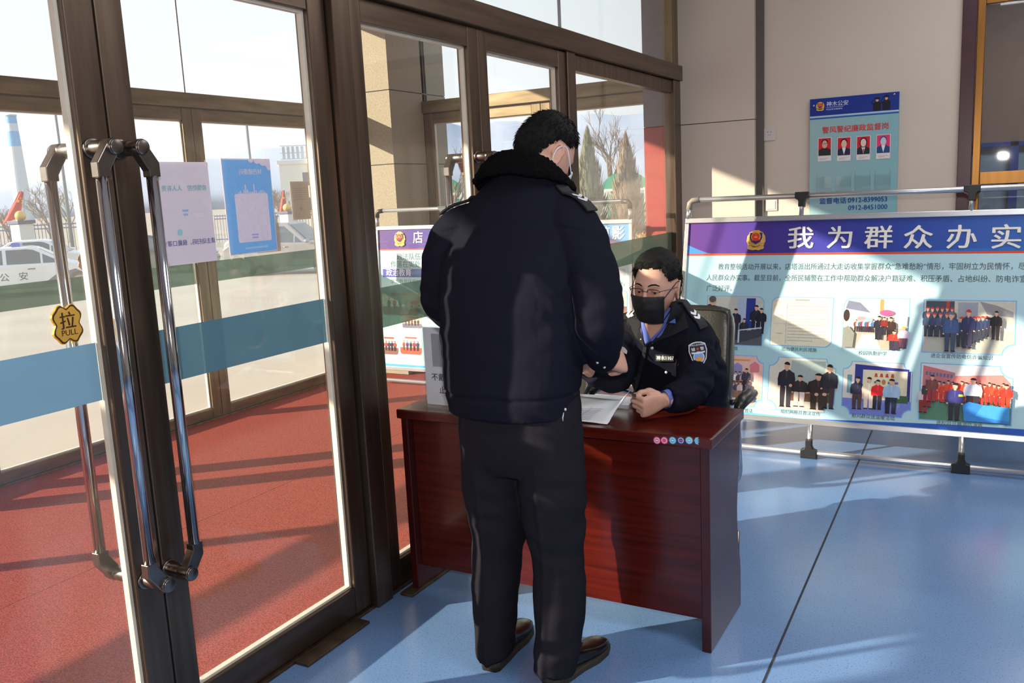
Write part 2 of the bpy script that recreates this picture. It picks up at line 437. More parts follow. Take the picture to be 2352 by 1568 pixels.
trim(w2, [(-4.0, 6.25, -.02, .011, -.01, .075)], STEEL2, .002)
# ---- end wall of the porch
w3 = Wall('y', EY)
leaf(w3, 'door_8', -4.60, -3.42, .09, .085, 2.213, 2.30, .1, None, ZG, STEEL2, GLASS_O)
leaf(w3, 'door_9', -3.416, -2.425, .085, .07, 2.213, 2.30, .1, None, ZG, STEEL2, GLASS_O)
pane(w3, 'window_6', -4.60, -2.425, 2.41, 3.2, STEEL2, GLASS_O)
trim(w3, [(-4.60, -2.425, 2.304, 2.41, -.03, .075)], STEEL2H)
trim(w3, [(-4.685, -4.60, 0, 3.2, -.01, .07)], STEEL2)
# stone pillar at the porch corner
STONE = mat('rough_granite', (160, 150, 130), .85, var=.16, scale=90, bump=.4, bscale=160)
b = MB(); b.mat(STONE)
for k in range(7):
    z0 = -.6 + .62 * k - .02
    b.box(-5.2, -4.60, 6.28, 7.15, z0 + .004, z0 + .616)
b.mat(mat('stone_joint', (70, 66, 60), .9)); b.box(-5.194, -4.606, 6.286, 7.144, -.6, 3.6)
b.build('pillar_1', kind='structure')

# ---- door handles: pairs of square-necked pull bars
def handle(door, y, x_face, side, zt, zb, reach=.075, lean=.037, ydir=1):
    """side +1: into the hall; two brackets stand off the stile and kick sideways to the bar"""
    b = MB(); b.smooth = True; b.mat(CHROME)
    xb = x_face + side * reach; yb = y + ydir * lean
    b.tube([(xb, yb, zb + .075), (xb, yb, zt - .075)], .0158, 20)
    h = b.build('handle', door, label='polished tubular pull handle')
    for z, sg in ((zt, -1), (zb, 1)):
        b = MB(); b.smooth = True; b.mat(CHROME_D)
        b.tube([(x_face, y, z), (x_face + side * (reach - .018), y, z)], .021, 20)
        b.tube([(x_face, y, z), (x_face + side * .008, y, z)], .028, 20)
        b.tube([(xb - side * .022, y, z), (xb + side * .022, y, z)], .0215, 24)
        b.tube([(xb + side * .022, y, z), (xb + side * .027, y, z)], .0195, 24)
        # flat angled neck from the stub to the bar
        q = [(y - .021 * ydir, z), (y, z - sg * .021), (y + ydir * .012, z - sg * .020), (yb + ydir * .0175, z + sg * .040), (yb + ydir * .0175, z + sg * .078), (yb - ydir * .0175, z + sg * .078), (yb - ydir * .0175, z + sg * .062)]
        b.prism(q, (xb - .0145, 0, 0), (0, 1, 0), (0, 0, 1), (.029, 0, 0))
        b.build('bracket', h, .003, label='brushed angled handle bracket')
    return h
for d, y, yd in ((door1, 1.532, -1), (door2, 1.613, 1), (door3, 3.487, -1), (door4, 3.566, 1)):
    handle(d, y, WX, 1, 1.735, .535, ydir=yd)  # distance haze is put into the hill's pale colour
    handle(d, y, WX - .06, -1, 1.735, .535, ydir=yd)
# ================================================================ FURNITURE AND SIGNS
WOOD = mat('red_mahogany_veneer', (84, 22, 12), .22, var=.15, scale=3, stretch=(.8, 6, 16), coat=.15, dark=(62, 15, 9))
WOOD_E = mat('shaded_mahogany_edge', (64, 18, 13), .25, var=.2, scale=6, coat=.1)  # dark red edge, darkened further for the shade on the side panels
# ---- desk 1.2 x 0.4
DX0, DX1, DY0, DY1, DZ = -2.03, -.80, 2.70, 3.10, .757
desk = thing('desk', 'narrow red mahogany desk with curved side panels on the blue floor', 'desk', (-1.41, 2.9, 0))
b = MB(); b.mat(WOOD); b.box(DX0 - .012, DX1 + .012, DY0 - .012, DY1, .719, DZ); b.build('tabletop', desk, .005)
def side_panel(x0, x1):
    b = MB(); b.mat(WOOD_E)
    back = [(DY1 - .012, .719), (DY1 - .012, .64), (DY1 - .035, .52), (DY1 - .055, .40), (DY1 - .045, .28), (DY1 - .012, .16), (DY1 - .01, 0)]
    bk = [tuple(q) for q in spline(back, 4)]
    pts = [(DY0, .719)] + bk + [(DY0, 0)]
    b.prism(pts, (x0, 0, 0), (0, 1, 0), (0, 0, 1), (x1 - x0, 0, 0)); b.build('side_panel', desk, .003)
side_panel(DX0, DX0 + .03); side_panel(DX1 - .032, DX1)
b = MB(); b.mat(WOOD); b.box(DX0 + .03, DX1 - .032, DY0 + .035, DY0 + .053, .10, .719); b.build('front_panel', desk, .002)
# chrome stud and thin metal leg visible behind the right panel
b = MB(); b.smooth = True; b.mat(CHROME_D); b.tube([(DX1 - .01, DY1 - .03, 0), (DX1 - .004, DY1 - .03, .30)], .006); b.build('back_leg', desk, label='thin steel back leg')
# row of five round stickers on the tabletop edge
sp = [on_plane(x, 1011, (0, DY0 - .0125, 0), (0, 1, 0)) for x in (1509, 1526, 1545, 1564, 1583)]
b = MB()
cols = ((232, 92, 140), (226, 84, 128), (70, 176, 222), (46, 84, 150), (96, 196, 232))
for k, p in enumerate(sp):
    r_ = .0125
    b.mat(flat(cols[k])); b.prism(circ(0, 0, r_, n=20), p, (1, 0, 0), (0, 0, 1), (0, -.0006, 0))
    b.mat(flat((240, 232, 238))); b.prism(circ(0, 0, r_ * .72, n=16), p + V((0, -.0006, 0)), (1, 0, 0), (0, 0, 1), (0, -.0004, 0))
    b.mat(flat(cols[k])); b.prism(circ(0, 0, r_ * .56, n=16), p + V((0, -.001, 0)), (1, 0, 0), (0, 0, 1), (0, -.0004, 0))
    b.mat(flat((236, 90, 90) if k in (1, 3) else (235, 240, 245))); b.prism([(-.004, -.002), (.004, -.002), (.004, .002), (-.004, .002)], p + V((0, -.0014, 0)), (1, 0, 0), (0, 0, 1), (0, -.0003, 0))
p = on_plane(1600, 1012, (0, DY0 - .0125, 0), (0, 1, 0))
b.mat(flat((120, 200, 232)))
b.prism([(-.008, 0), (-.003, .011), (.007, .012), (.004, .005), (.010, .004), (.003, 0), (.010, -.004), (.004, -.005), (.007, -.012), (-.003, -.011)], p, (1, 0, 0), (0, 0, 1), (0, -.0006, 0))
b.build('sticker_strip', label='strip of round pink and blue stickers on the front edge of the desk top', cat='sticker')

# ---- acrylic sign stand at the left of the desk
ACR = sheet_mat('clear_acrylic', 2.2, .03)
WHITE = mat('white_paper', (240, 240, 246), .75, var=.02)
SX0, SX1, SY, SZ = -1.955, -1.735, 2.775, DZ
st = thing('table_sign', 'white printed notice in a clear acrylic stand on the desk end nearest the glass wall', 'table sign', (-1.845, SY, SZ))
b = MB(); b.mat(ACR); b.box(SX0, SX1, SY - .04, SY + .05, SZ + .001, SZ + .006); b.build('base', st, label='clear acrylic foot')
b = MB(); b.mat(ACR)
b.box(SX0, SX1, SY - .005, SY - .002, SZ + .006, SZ + .318); b.box(SX0, SX1, SY + .002, SY + .005, SZ + .006, SZ + .318)
b.box(SX0, SX0 + .004, SY - .002, SY + .002, SZ + .006, SZ + .318); b.box(SX1 - .004, SX1, SY - .002, SY + .002, SZ + .006, SZ + .318)
b.build('acrylic_holder', st, label='clear acrylic holder')
b = MB(); b.mat(WHITE); b.box(SX0 + .005, SX1 - .005, SY - .001, SY + .001, SZ + .008, SZ + .314); b.build('notice_sheet', st)
b = MB(); b.mat(flat((176, 178, 186))); b.box(SX0 + .042, SX1 - .042, SY - .0014, SY - .001, SZ + .160, SZ + .290)
b.build('grey_panel', st)
letters(st, 'printed_line', flat((60, 60, 66)), [(c, .032, (SX0 + .115, SY - .0058, SZ + z), (1, 0, 0), (0, 0, 1), 'CENTER', .006) for c, z in (('不戴口罩禁', .108), ('止入内', .058))])

# ---- loose register sheets lying on the desk by the man
def curled_sheet(name, pts_px, label, lift, rows):
    """rows: list of rows of world points (grid) -> thin sheet"""
    b = MB(); b.smooth = True; b.mat(WHITE); n = len(rows[0])
    top = [[V(p) for p in r_] for r_ in rows]; bot = [[p - V((0, 0, .0012)) for p in r_] for r_ in top]
    vs_ = [p for r_ in top for p in r_] + [p for r_ in bot for p in r_]; m_ = len(rows); fs = []; N = m_ * n
    for i in range(m_ - 1):
        for j in range(n - 1):
            a = i * n + j
            fs.append((a, a + 1, a + n + 1, a + n)); fs.append((N + a, N + a + n, N + a + n + 1, N + a + 1))
    bd = [j for j in range(n)] + [i * n + n - 1 for i in range(1, m_)] + [(m_ - 1) * n + j for j in range(n - 2, -1, -1)] + [i * n for i in range(m_ - 2, 0, -1)]
    for k in range(len(bd)):
        a, c = bd[k], bd[(k + 1) % len(bd)]; fs.append((a, N + a, N + c, c))
    b.add(vs_, fs)
    return b
rows = []
for i in range(13):                    # along y (towards the officer), last rows roll up
    t = i / 12.0; r_ = []
    for j in range(11):
        u = j / 10.0
        x = -1.42 + .25 * u - .0 * t
        y = 2.735 + .235 * t
        z = DZ + .006 + .030 * max(0, t - .55) * 2.2 * (1 - .2 * u) + .020 * math.sin(PI * t) * u * u
        if u > .75: z += .055 * ((u - .75) / .25) ** 2 * (t - .15)
        r_.append((x, y, max(z, DZ + .004)))
    rows.append(r_)
b = curled_sheet('register', None, '', 0, rows)
reg = b.build('register_sheets', label='white register form with curled corner lying on the desk', cat='paper')
b = MB(); b.mat(flat((120, 124, 150)))
for k in range(9):
    t = .06 + k * .065
    i0 = int(t * 12); i1 = i0 + 1; f_ = t * 12 - i0
    P0 = V(rows[i0][2]).lerp(V(rows[i1][2]), f_); P1 = V(rows[i0][7]).lerp(V(rows[i1][7]), f_)
    b.tube([P0 + V((0, 0, .0016)), (P0 + P1) / 2 + V((0, 0, .0022)), P1 + V((0, 0, .0016))], .0005, 4)
for j in (3, 5):
    b.tube([V(rows[i][j]) + V((0, 0, .0016)) for i in range(9)], .0005, 4)
b.build('ruled_lines', reg)
rows2 = []
for i in range(9):
    t = i / 8.0; r_ = []
    for j in range(9):
        u = j / 8.0; a = u * 2.4
        r_.append((-1.44 + .25 * t, 2.985 + .024 * math.sin(a) + .03 * u, DZ + .006 + (.012 * (1 - math.cos(a)) + .005 * t)))
    rows2.append(r_)
b = curled_sheet('roll', None, '', 0, rows2)
b.build('rolled_sheet', label='white sheet rolled over behind the register form on the desk', cat='paper')

# ---- black leather office chair behind the desk
LEA = mat('black_leather', (34, 33, 30), .32, var=.2, scale=14, bump=.15, bscale=120)
ch = thing('office_chair', 'black leather office chair with chrome armrests behind the desk', 'chair', (-1.215, 3.67, 0))
MC = MX.Translation((-1.215, 3.67, 0)) @ rot2(R(-3))
def cushion(b, cx, cy, cz, hx, hy, hz, M2=None, pw=4.0, n=28, k=12):
    rg = []
    for i in range(k + 1):
        t = -PI / 2 + PI * i / k
        s_ = max(abs(math.cos(t)), .02) ** (2 / pw); z = math.copysign(abs(math.sin(t)) ** (2 / pw), math.sin(t))
        rr_ = []
        for j in range(n):
            a = 2 * PI * j / n
            p = V((cx + hx * s_ * math.copysign(abs(math.cos(a)) ** (2 / 6), math.cos(a)), cy + hy * s_ * math.copysign(abs(math.sin(a)) ** (2 / 6), math.sin(a)), cz + hz * z))
            rr_.append(M2 @ p if M2 else p)
        rg.append(rr_)
    b.rings(rg)
TB = MX.Translation((0, .02, .5)) @ MX.Rotation(R(-9), 4, 'X')
b = MB(MC); b.mat(LEA); cushion(b, 0, 0, .26, .215, .05, .285, TB, pw=7); b.build('backrest', ch)
b = MB(MC); b.smooth = True; b.mat(LEA)
q = [TB @ V(p) for p in ((-.207, -.05, 0), (-.207, -.05, .525), (.207, -.05, .525), (.207, -.05, 0))]
b.tube(q, .006, 8); b.build('piping', ch, label='raised leather piping')
b = MB(MC); b.mat(LEA); cushion(b, 0, -.24, .375, .24, .24, .05, pw=5); b.build('seat', ch)
for sx_ in (-1, 1):
    b = MB(MC); b.smooth = True; b.mat(CHROME)
    b.tube([tuple(p) for p in spline([(sx_ * .215, .05, .62), (sx_ * .318, .02, .65), (sx_ * .338, -.14, .68), (sx_ * .338, -.25, .64), (sx_ * .340, -.25, .50), (sx_ * .338, -.245, .40), (sx_ * .29, -.23, .345), (sx_ * .2, -.22, .34)], 5)], .014, 10)
    ar = b.build('armrest', ch, label='chrome looped armrest')
    b = MB(MC); b.smooth = True; b.mat(LEA)
    b.tube([(sx_ * .325, .01, .680), (sx_ * .338, -.10, .698), (sx_ * .338, -.20, .692), (sx_ * .338, -.25, .67)], [.018, .028, .028, .016], 12); b.build('arm_pad', ar)
b = MB(MC); b.smooth = True; b.mat(CHROME_D); b.tube([(0, -.2, .08), (0, -.2, .335)], .03, 14); b.build('gas_column', ch)
for k in range(5):
    a = 2 * PI * k / 5 + PI / 5
    b = MB(MC); b.smooth = True; b.mat(CHROME)
    e = (.22 * math.cos(a), -.2 + .22 * math.sin(a))
    b.tube([(0, -.2, .11), (e[0], e[1], .075)], [.026, .016], 10); f_ = b.build('foot', ch)
    b = MB(MC); b.smooth = True; b.mat(RUBBER)
    b.tube([(e[0] - .012, e[1], .028), (e[0] + .012, e[1], .028)], .028, 14); b.tube([(e[0], e[1], .028), (e[0], e[1], .08)], .008, 8); b.build('caster', f_)

# ================================================================ DISPLAY BOARDS
ALU = mat('brushed_aluminium', (206, 206, 208), .3, .85, var=.06, scale=12, stretch=(.4, 6, 6))
def emblem(b, o, ax, ay, s):
    """gold wreath with a blue shield and a red disc"""
    nn = V(ax).cross(V(ay))
    gold = mat('gilded_emblem', (226, 178, 92), .35, .3, var=.15, scale=80)
    pts = []
    for k in range(26):
        a = PI / 2 + 2 * PI * k / 26
        r_ = (.5 if k % 2 else .475); y = math.sin(a) * r_ * 1.03; x = math.cos(a) * r_ * .96
        pts.append((x * s, y * s))
    def P(z): return V(o) + nn * (z * s)
    b.mat(gold); b.prism(pts, P(0), ax, ay, nn * (.05 * s))
    b.prism([(x * s, y * s) for x, y in ((-.42, -.34), (-.2, -.24), (0, -.30), (.2, -.24), (.42, -.34), (.40, -.46), (.15, -.54), (0, -.50), (-.15, -.54), (-.40, -.46))], P(.05), ax, ay, nn * (.03 * s))
    for sg in (-1, 1):
        for k in range(4):
            a = R(-20 - 28 * k)
            b.prism([(sg * (.36 * math.cos(a) + q[0]) * s, (.36 * math.sin(a) + q[1]) * s) for q in circ(0, 0, .11, .055, n=10)], P(.05), ax, ay, nn * (.03 * s))
    shd = [(-.30, .36), (-.12, .33), (0, .38), (.12, .33), (.30, .36), (.31, .1), (.22, -.1), (0, -.24), (-.22, -.1), (-.31, .1)]
    b.mat(gold); b.prism([(x * s * 1.12, y * s * 1.08) for x, y in shd], P(.05), ax, ay, nn * (.03 * s))
    b.mat(flat((52, 44, 110))); b.prism([(x * s, y * s) for x, y in shd], P(.08), ax, ay, nn * (.012 * s))
    b.mat(gold); b.prism(circ(0, .15 * s, .24 * s, .22 * s, n=24), P(.092), ax, ay, nn * (.02 * s))
    b.mat(flat((222, 52, 40))); b.prism(circ(0, .16 * s, .19 * s, .18 * s, n=24), P(.112), ax, ay, nn * (.012 * s))
    b.prism([(x * s, y * s) for x, y in ((-.22, -.06), (.22, -.06), (.18, .02), (-.18, .02))], P(.112), ax, ay, nn * (.01 * s))
    b.mat(gold)
    b.prism([(x * s, y * s) for x, y in ((-.1, .09), (.1, .09), (.08, .14), (0, .18), (-.08, .14))], P(.124), ax, ay, nn * (.006 * s))
    for q in ((0, .26, .035), (-.07, .22, .016), (.07, .22, .016)):
        b.prism([((q[0] + q[2] * (1 if k % 2 == 0 else .42) * math.sin(PI * k / 5)) * s, (q[1] + q[2] * (1 if k % 2 == 0 else .42) * math.cos(PI * k / 5)) * s) for k in range(10)][::-1], P(.124), ax, ay, nn * (.006 * s))
class Pic:
    """a printed photograph: coloured shapes in a unit square (u right, v up) laid in thin layers"""
    def __init__(s, o, ax, ay, w, h, outline, edge=(120, 180, 230)):
        s.b = MB(); s.o, s.ax, s.ay, s.w, s.h = V(o), V(ax), V(ay), w, h
        s.n = s.ax.cross(s.ay).normalized(); s.k = 0; s.out = outline
        s.layer(edge, [(q[0] + math.copysign(.012, q[0] - .5) , q[1] + math.copysign(.012 * w / h, q[1] - .5)) for q in outline])
    def layer(s, c, pts):
        s.b.mat(flat(c)); s.b.poly([(q[0] * s.w, q[1] * s.h) for q in pts], s.o + s.n * (.0005 + .00007 * s.k), s.ax, s.ay); s.k += 1
    def rect(s, c, x0, y0, x1, y1): s.layer(c, [(x0, y0), (x1, y0), (x1, y1), (x0, y1)])
    def clip(s, c, y0, y1):
        """band of the picture between v=y0 and v=y1, cut to the outline"""
        s.layer(c, clip_poly(clip_poly(s.out, 1, y0, True), 1, y1, False))
    def man(s, x, y, hh, top, bot, skin=(222, 172, 144), hair=(30, 26, 26), wide=1.0, hat=None):
        q = hh * s.h / s.w * wide; k = s.k
        v = ((k * 37) % 7 - 3) * 3; sh = lambda c, d=0: tuple(max(0, min(255, a + v + d)) for a in c)
        P_ = lambda *pts: [(x + a * q, y + b_ * hh) for a, b_ in pts]
        s.layer(sh(bot, -4), P_((-.13, 0), (-.03, 0), (-.015, .44), (-.14, .52), (-.145, .3)))
        s.layer(sh(bot, 4), P_((.02, 0), (.12, 0), (.135, .3), (.14, .52), (.0, .46)))
        s.layer((26, 24, 26), P_((-.15, -.012), (-.02, -.012), (-.02, .02), (-.13, .02))); s.layer((26, 24, 26), P_((.02, -.012), (.15, -.012), (.12, .02), (.02, .02)))
        s.layer(sh(top, -10), P_((-.20, .46), (-.15, .45), (-.13, .78), (-.185, .76), (-.215, .62))); s.layer(sh(top, -6), P_((.15, .45), (.20, .46), (.215, .62), (.185, .76), (.13, .78)))
        s.layer(sh(top), P_((-.145, .46), (.145, .46), (.15, .62), (.165, .76), (.06, .83), (-.06, .83), (-.165, .76), (-.15, .62)))
        s.layer(sh(top, 22), P_((-.02, .82), (.02, .82), (.012, .62), (-.012, .62)))
        for a in (-.18, .18): s.layer(skin, [(x + (a + c) * q, y + (.445 + d) * hh) for c, d in circ(0, 0, .028, .022, 7)])
        s.layer(skin, P_((-.03, .80), (.03, .80), (.03, .87), (-.03, .87)))
        s.layer(skin, circ(x, y + .905 * hh, .062 * q, .078 * hh, n=12))
        hc = hat or hair; r_ = 1.25 if hat else 1.08
        s.layer(hc, circ(x, y + .935 * hh, .068 * q * r_, .066 * hh * r_, n=12, a0=-.1, a1=PI + .1))
    def done(s, parent): return s.b.build('photograph', parent)
def clip_poly(pts, ax, val, keep_gt):
    o_ = []; n = len(pts)
    for i in range(n):
        a, c = pts[i], pts[(i + 1) % n]; ina = (a[ax] >= val) == keep_gt; inc = (c[ax] >= val) == keep_gt
        if ina: o_.append(a)
        if ina != inc:
            t = (val - a[ax]) / (c[ax] - a[ax]); o_.append((a[0] + t * (c[0] - a[0]), a[1] + t * (c[1] - a[1])))
    return o_
def corner_outline(w, h, tl, tr, br, bl, r_=.14):
    """unit-square outline; each corner: 0 square, 1 rounded, -1 scooped"""
    rx = r_ * h / w; ry = r_; p = []
    for (cx, cy, a0, k) in ((1, 0, -PI / 2, br), (1, 1, 0, tr), (0, 1, PI / 2, tl), (0, 0, PI, bl)):
        sx_ = -1 if cx else 1; sy_ = -1 if cy else 1
        if k == 0: p.append((cx, cy))
        elif k == 1:
            p += [(cx + sx_ * rx + rx * math.cos(a0 + PI / 2 * i / 6), cy + sy_ * ry + ry * math.sin(a0 + PI / 2 * i / 6)) for i in range(7)]
        else:
            p += [(cx + rx * math.cos(a0 + 3 * PI / 2 - PI / 2 * i / 6 - PI / 2 * 0), cy + ry * math.sin(a0 + 3 * PI / 2 - PI / 2 * i / 6)) for i in range(7)]
    return p

def grad_mat(name, stops, x0, x1):
    """printed colour run across the board (object x)"""
    m_ = mat(name, (200, 200, 200), .35, spec=.4); n = m_.node_tree; b = n.nodes['Principled BSDF']
    t = n.nodes.new('ShaderNodeTexCoord'); s_ = n.nodes.new('ShaderNodeSeparateXYZ'); mr = n.nodes.new('ShaderNodeMapRange')
    mr.inputs['From Min'].default_value = x0; mr.inputs['From Max'].default_value = x1
    rp = n.nodes.new('ShaderNodeValToRGB'); el = rp.color_ramp.elements
    el[0].position, el[0].color = stops[0][0], lin(stops[0][1]); el[1].position, el[1].color = stops[-1][0], lin(stops[-1][1])
    for p, c in stops[1:-1]:
        e = el.new(p); e.color = lin(c)
    n.links.new(t.outputs['Object'], s_.inputs[0]); n.links.new(s_.outputs['X'], mr.inputs[0]); n.links.new(mr.outputs[0], rp.inputs[0])
    n.links.new(rp.outputs[0], b.inputs['Base Color'])
    return m_

def board_frame(t, x0, x1, y0, lean, zb, zt, z_tube, legs, conns, left_cap=True):
    """aluminium framed panel on a tube base, leaning back by `lean`"""
    AY = V((0, lean, 1)).normalized(); AX = V((1, 0, 0)); NN = AX.cross(AY)          # NN faces the viewer
    def S(x, z, o=0.0): return V((x, y0 + lean * z, z)) + NN * o
    k = math.sqrt(1 + lean * lean)
    # panel backing
    b = MB(); b.mat(mat('board_backing', (226, 230, 232), .6)); b.prism([(x0, 0), (x1, 0), (x1, (zt - zb) * k), (x0, (zt - zb) * k)], S(0, zb, -.012), AX, AY, NN * .011); b.build('panel', t)
    fw = .028
    b = MB(); b.mat(ALU); H_ = (zt - zb) * k
    for (a0, a1, c0, c1) in ((x0 - .004, x1 + .004, H_ - fw, H_ + .004), (x0 - .004, x1 + .004, -.004, fw), (x0 - .004, x0 + .02, fw, H_ - fw), (x1 - .02, x1 + .004, fw, H_ - fw)):
        b.prism([(a0, c0), (a1, c0), (a1, c1), (a0, c1)], S(0, zb, -.018), AX, AY, NN * .03)
    b.build('frame', t, .003, label='brushed aluminium frame')
    # hoop tube above and feet tube below
    b = MB(); b.smooth = True; b.mat(ALU); r_ = .0155
    b.tube([S(x0 + .07, z_tube), S(x1 - .07, z_tube)], r_, 14)
    for x in conns: b.tube([S(x, z_tube), S(x, zt)], .013, 12)
    b.tube([S(x0 + .012, zt), S(x0 + .012, z_tube - .05)], r_, 14); b.tube([S(x1 - .012, zt), S(x1 - .012, z_tube - .05)], r_, 14)
    b.build('top_rail', t, label='round aluminium top rail')
    PL = mat('black_plastic', (34, 36, 36), .45, var=.15)
    for x in conns:
        b = MB(); b.mat(PL)
        b.prism([(-.04, .02), (.04, .02), (.04, -.016), (.024, -.022), (.018, -.036), (.018, -.065), (-.018, -.065), (-.018, -.036), (-.024, -.022), (-.04, -.016)], S(x, z_tube, -.019), AX, AY, NN * .04)
        b.build('tee_connector', t, .004, label='black plastic tee connector')
    for xc, sg in ((x0, 1), (x1, -1)):
        b = MB(); b.smooth = True; b.mat(mat('grey_plastic_elbow', (150, 140, 126), .5) if left_cap else PL)
        b.tube([S(xc + sg * .012, z_tube - .055), S(xc + sg * .015, z_tube - .02), S(xc + sg * .03, z_tube - .004), S(xc + sg * .075, z_tube)], .018, 14)
        b.build('elbow', t)
    zb0 = .032
    b = MB(); b.smooth = True; b.mat(ALU); b.tube([(x0 + .02, y0, zb0), (x1 - .02, y0, zb0)], .0155, 14)
    for x in legs: b.tube([S(x, zb), (x, y0 + .005, zb0)], .014, 12)
    b.build('base_rail', t, label='round aluminium base rail')
    for x in legs:
        b = MB(); b.mat(PL)
        b.prism([(-.045, -.031), (.045, -.031), (.045, .016), (.024, .024), (.018, .04), (.018, .075), (-.018, .075), (-.018, .04), (-.024, .024), (-.045, .016)], (x, y0 + .02, zb0), AX, (0, 0, 1), (0, -.04, 0))
        b.build('foot_connector', t, .004, label='black plastic foot connector')
    for x in (x0 + .25, x1 - .25):
        b = MB(); b.smooth = True; b.mat(ALU); b.tube([S(x, zt * .8, -.025), (x, y0 + lean * zt + .42, .02)], .012, 10); b.build('back_strut', t)
    return S, AX, AY, NN

# ---- big board in the hall
BX0, BX1, BY, BL = -1.708, .70, 5.0, .25
bd = thing('display_board', 'large framed photo display board with purple and blue title band, standing in the hall', 'display board', ((BX0 + BX1) / 2, BY, 0))
S1, AX, AY, NN = board_frame(bd, BX0, BX1, BY, BL, .185, 1.352, 1.468, (-.905, -.135), (-1.02, -.14 * 1, .42))
# convert the photograph's pixels to board coordinates
NB = V((0, 1, -BL))
def bp(px, py, lift=.0):
    p = on_plane(px, py, (0, BY, 0), NB); return p + NN * lift
bcx = world_loc(bd).x
b = MB(); b.mat(grad_mat('title_print', [(0, (92, 50, 130)), (.22, (70, 52, 146)), (.5, (42, 66, 160)), (.8, (30, 96, 180)), (1, (26, 110, 190))], BX0 - bcx, BX1 - bcx))
zt_, zr_ = 1.325, 1.142
b.prism([(BX0 + .02, 0), (BX1 - .02, 0), (BX1 - .02, (zt_ - zr_) * 1.031), (BX0 + .02, (zt_ - zr_) * 1.031)], S1(0, zr_, -.001), AX, AY, NN * .0012)
b.mat(grad_mat('field_print', [(0, (166, 206, 222)), (.35, (178, 216, 226)), (.7, (186, 220, 228)), (1, (168, 210, 228))], BX0 - bcx, BX1 - bcx))
b.prism([(BX0 + .02, 0), (BX1 - .02, 0), (BX1 - .02, (zr_ - .212) * 1.031), (BX0 + .02, (zr_ - .212) * 1.031)], S1(0, .212, -.001), AX, AY, NN * .0012)
b.mat(flat((228, 74, 34))); b.prism([(BX0 + .02, 0), (BX1 - .02, 0), (BX1 - .02, .011), (BX0 + .02, .011)], S1(0, zr_ - .011, .0003), AX, AY, NN * .0006)
b.mat(flat((66, 134, 214)))
sw = [(BX0 + .02, 0), (BX0 + .17, 0)] + [(BX0 + .02 + .15 * (1 - t / 8), .055 * (t / 8) ** 1.3) for t in range(1, 9)]
b.prism(sw, S1(0, zr_, .0003), AX, AY, NN * .0005)
b.mat(flat((36, 110, 196)))
b.prism([(-.55, 0), (BX1 - .02, 0), (BX1 - .02, .05), (.1, .022)], S1(0, zr_, .0003), AX, AY, NN * .0005)
b.mat(flat((40, 92, 190)))
b.prism([(-.95, 0), (BX1 - .02, 0), (BX1 - .02, .04), (-.2, .03)], S1(0, .213, .0003), AX, AY, NN * .0005)
b.mat(flat((90, 182, 232))); b.prism([(BX0 + .02, 0), (-.95, 0), (-1.2, .008), (BX0 + .02, .022)], S1(0, .213, .0003), AX, AY, NN * .0005)
b.build('printed_sheet', bd, label='purple-to-blue title band above a pale blue sheet')
b = MB(); emblem(b, bp(1737, 551, .001), AX, AY, .118); b.build('emblem', bd, label='gold wreath emblem with red disc on blue shield')
TW = flat((244, 238, 226)); TG = flat((84, 100, 102))
letters(bd, 'title_character', TW, [(c, .138, bp(px, 566, .0012), AX, AY, 'CENTER', .015, .003, 1.12) for c, px in zip('我为群众办实', (1838, 1929, 2017, 2108, 2208, 2310))]
        + [('事', .138, bp(2310, 566, .0012) + AX * .235, AX, AY, 'CENTER', .015, .003, 1.12)], 'raised white title character')
letters(bd, 'text_line', TG, [
    ('教育整顿活动开展以来，店塔派出所通过大走访收集掌握群众“急难愁盼”情形，牢固树立为民情怀，尽心', .0405, bp(1649, 618, .0009), AX, AY, 'LEFT', .006, 0, .89),
    ('人民群众办实事。截至目前，全所民辅警在工作中帮助群众解决户籍疑难、积压矛盾、占地纠纷、防电诈宣传', .0405, bp(1622, 643, .0009), AX, AY, 'LEFT', .006, 0, .89),
    ('广泛好评。', .0405, bp(1622, 667, .0009), AX, AY, 'LEFT', .006, 0, .89)])
letters(bd, 'caption_line', TG, [(c, .026, bp(px, py, .0009), AX, AY, 'CENTER', .008, 0, .95) for c, px, py in (
    ('教育示范岗', 1671, 803), ('出台便民利民措施', 1835, 806), ('校园执勤护学', 2004, 815), ('进企业宣传防电信诈骗知识', 2208, 823),
    ('为未成年普法', 1700, 945), ('组织网格员普法宣传', 1838, 951), ('慰问群众送温暖活动', 2005, 961), ('进校园开展消防演练', 2203, 978))])
def pic_at(x0, y0, x1, y1, tl, tr, br, bl, r_=.14):
    a, c = bp(x0, y1), bp(x1, y0); a2 = bp(x0, y0); c2 = bp(x1, y1)
    o = V(((a.x + a2.x) / 2, 0, 0)); w = (c.x + c2.x) / 2 - o.x
    za = (a.z + c2.z) / 2; zc = (c.z + a2.z) / 2; h = (zc - za) * math.sqrt(1 + BL * BL)
    return Pic(S1(o.x, za, .0004), AX, AY, w, h, corner_outline(w, h, tl, tr, br, bl, r_))
NAVY, DKB, SKN = (34, 38, 58), (24, 24, 28), (222, 176, 150)
P = pic_at(1623, 681, 1752, 791, 0, 1, 0, 0)          # meeting at a counter
P.clip((196, 196, 190), 0, 1); P.clip((92, 94, 104), 0, .3); P.rect((170, 190, 216), .54, .4, .7, .98); P.rect((36, 56, 140), .7, .35, .86, .97)
P.rect((196, 200, 200), .86, .35, .99, .85); P.layer((40, 36, 36), [(0, .65), (.12, .65), (.17, .8), (.05, .84), (0, .82)]); P.layer((206, 160, 140), circ(.1, .9, .065, .09)); P.layer((84, 80, 80), circ(.09, .94, .065, .07))
P.man(.52, .2, .55, NAVY, NAVY); P.man(.88, .25, .58, NAVY, NAVY); P.man(.97, .25, .52, NAVY, NAVY); P.man(.68, .1, .45, NAVY, NAVY)
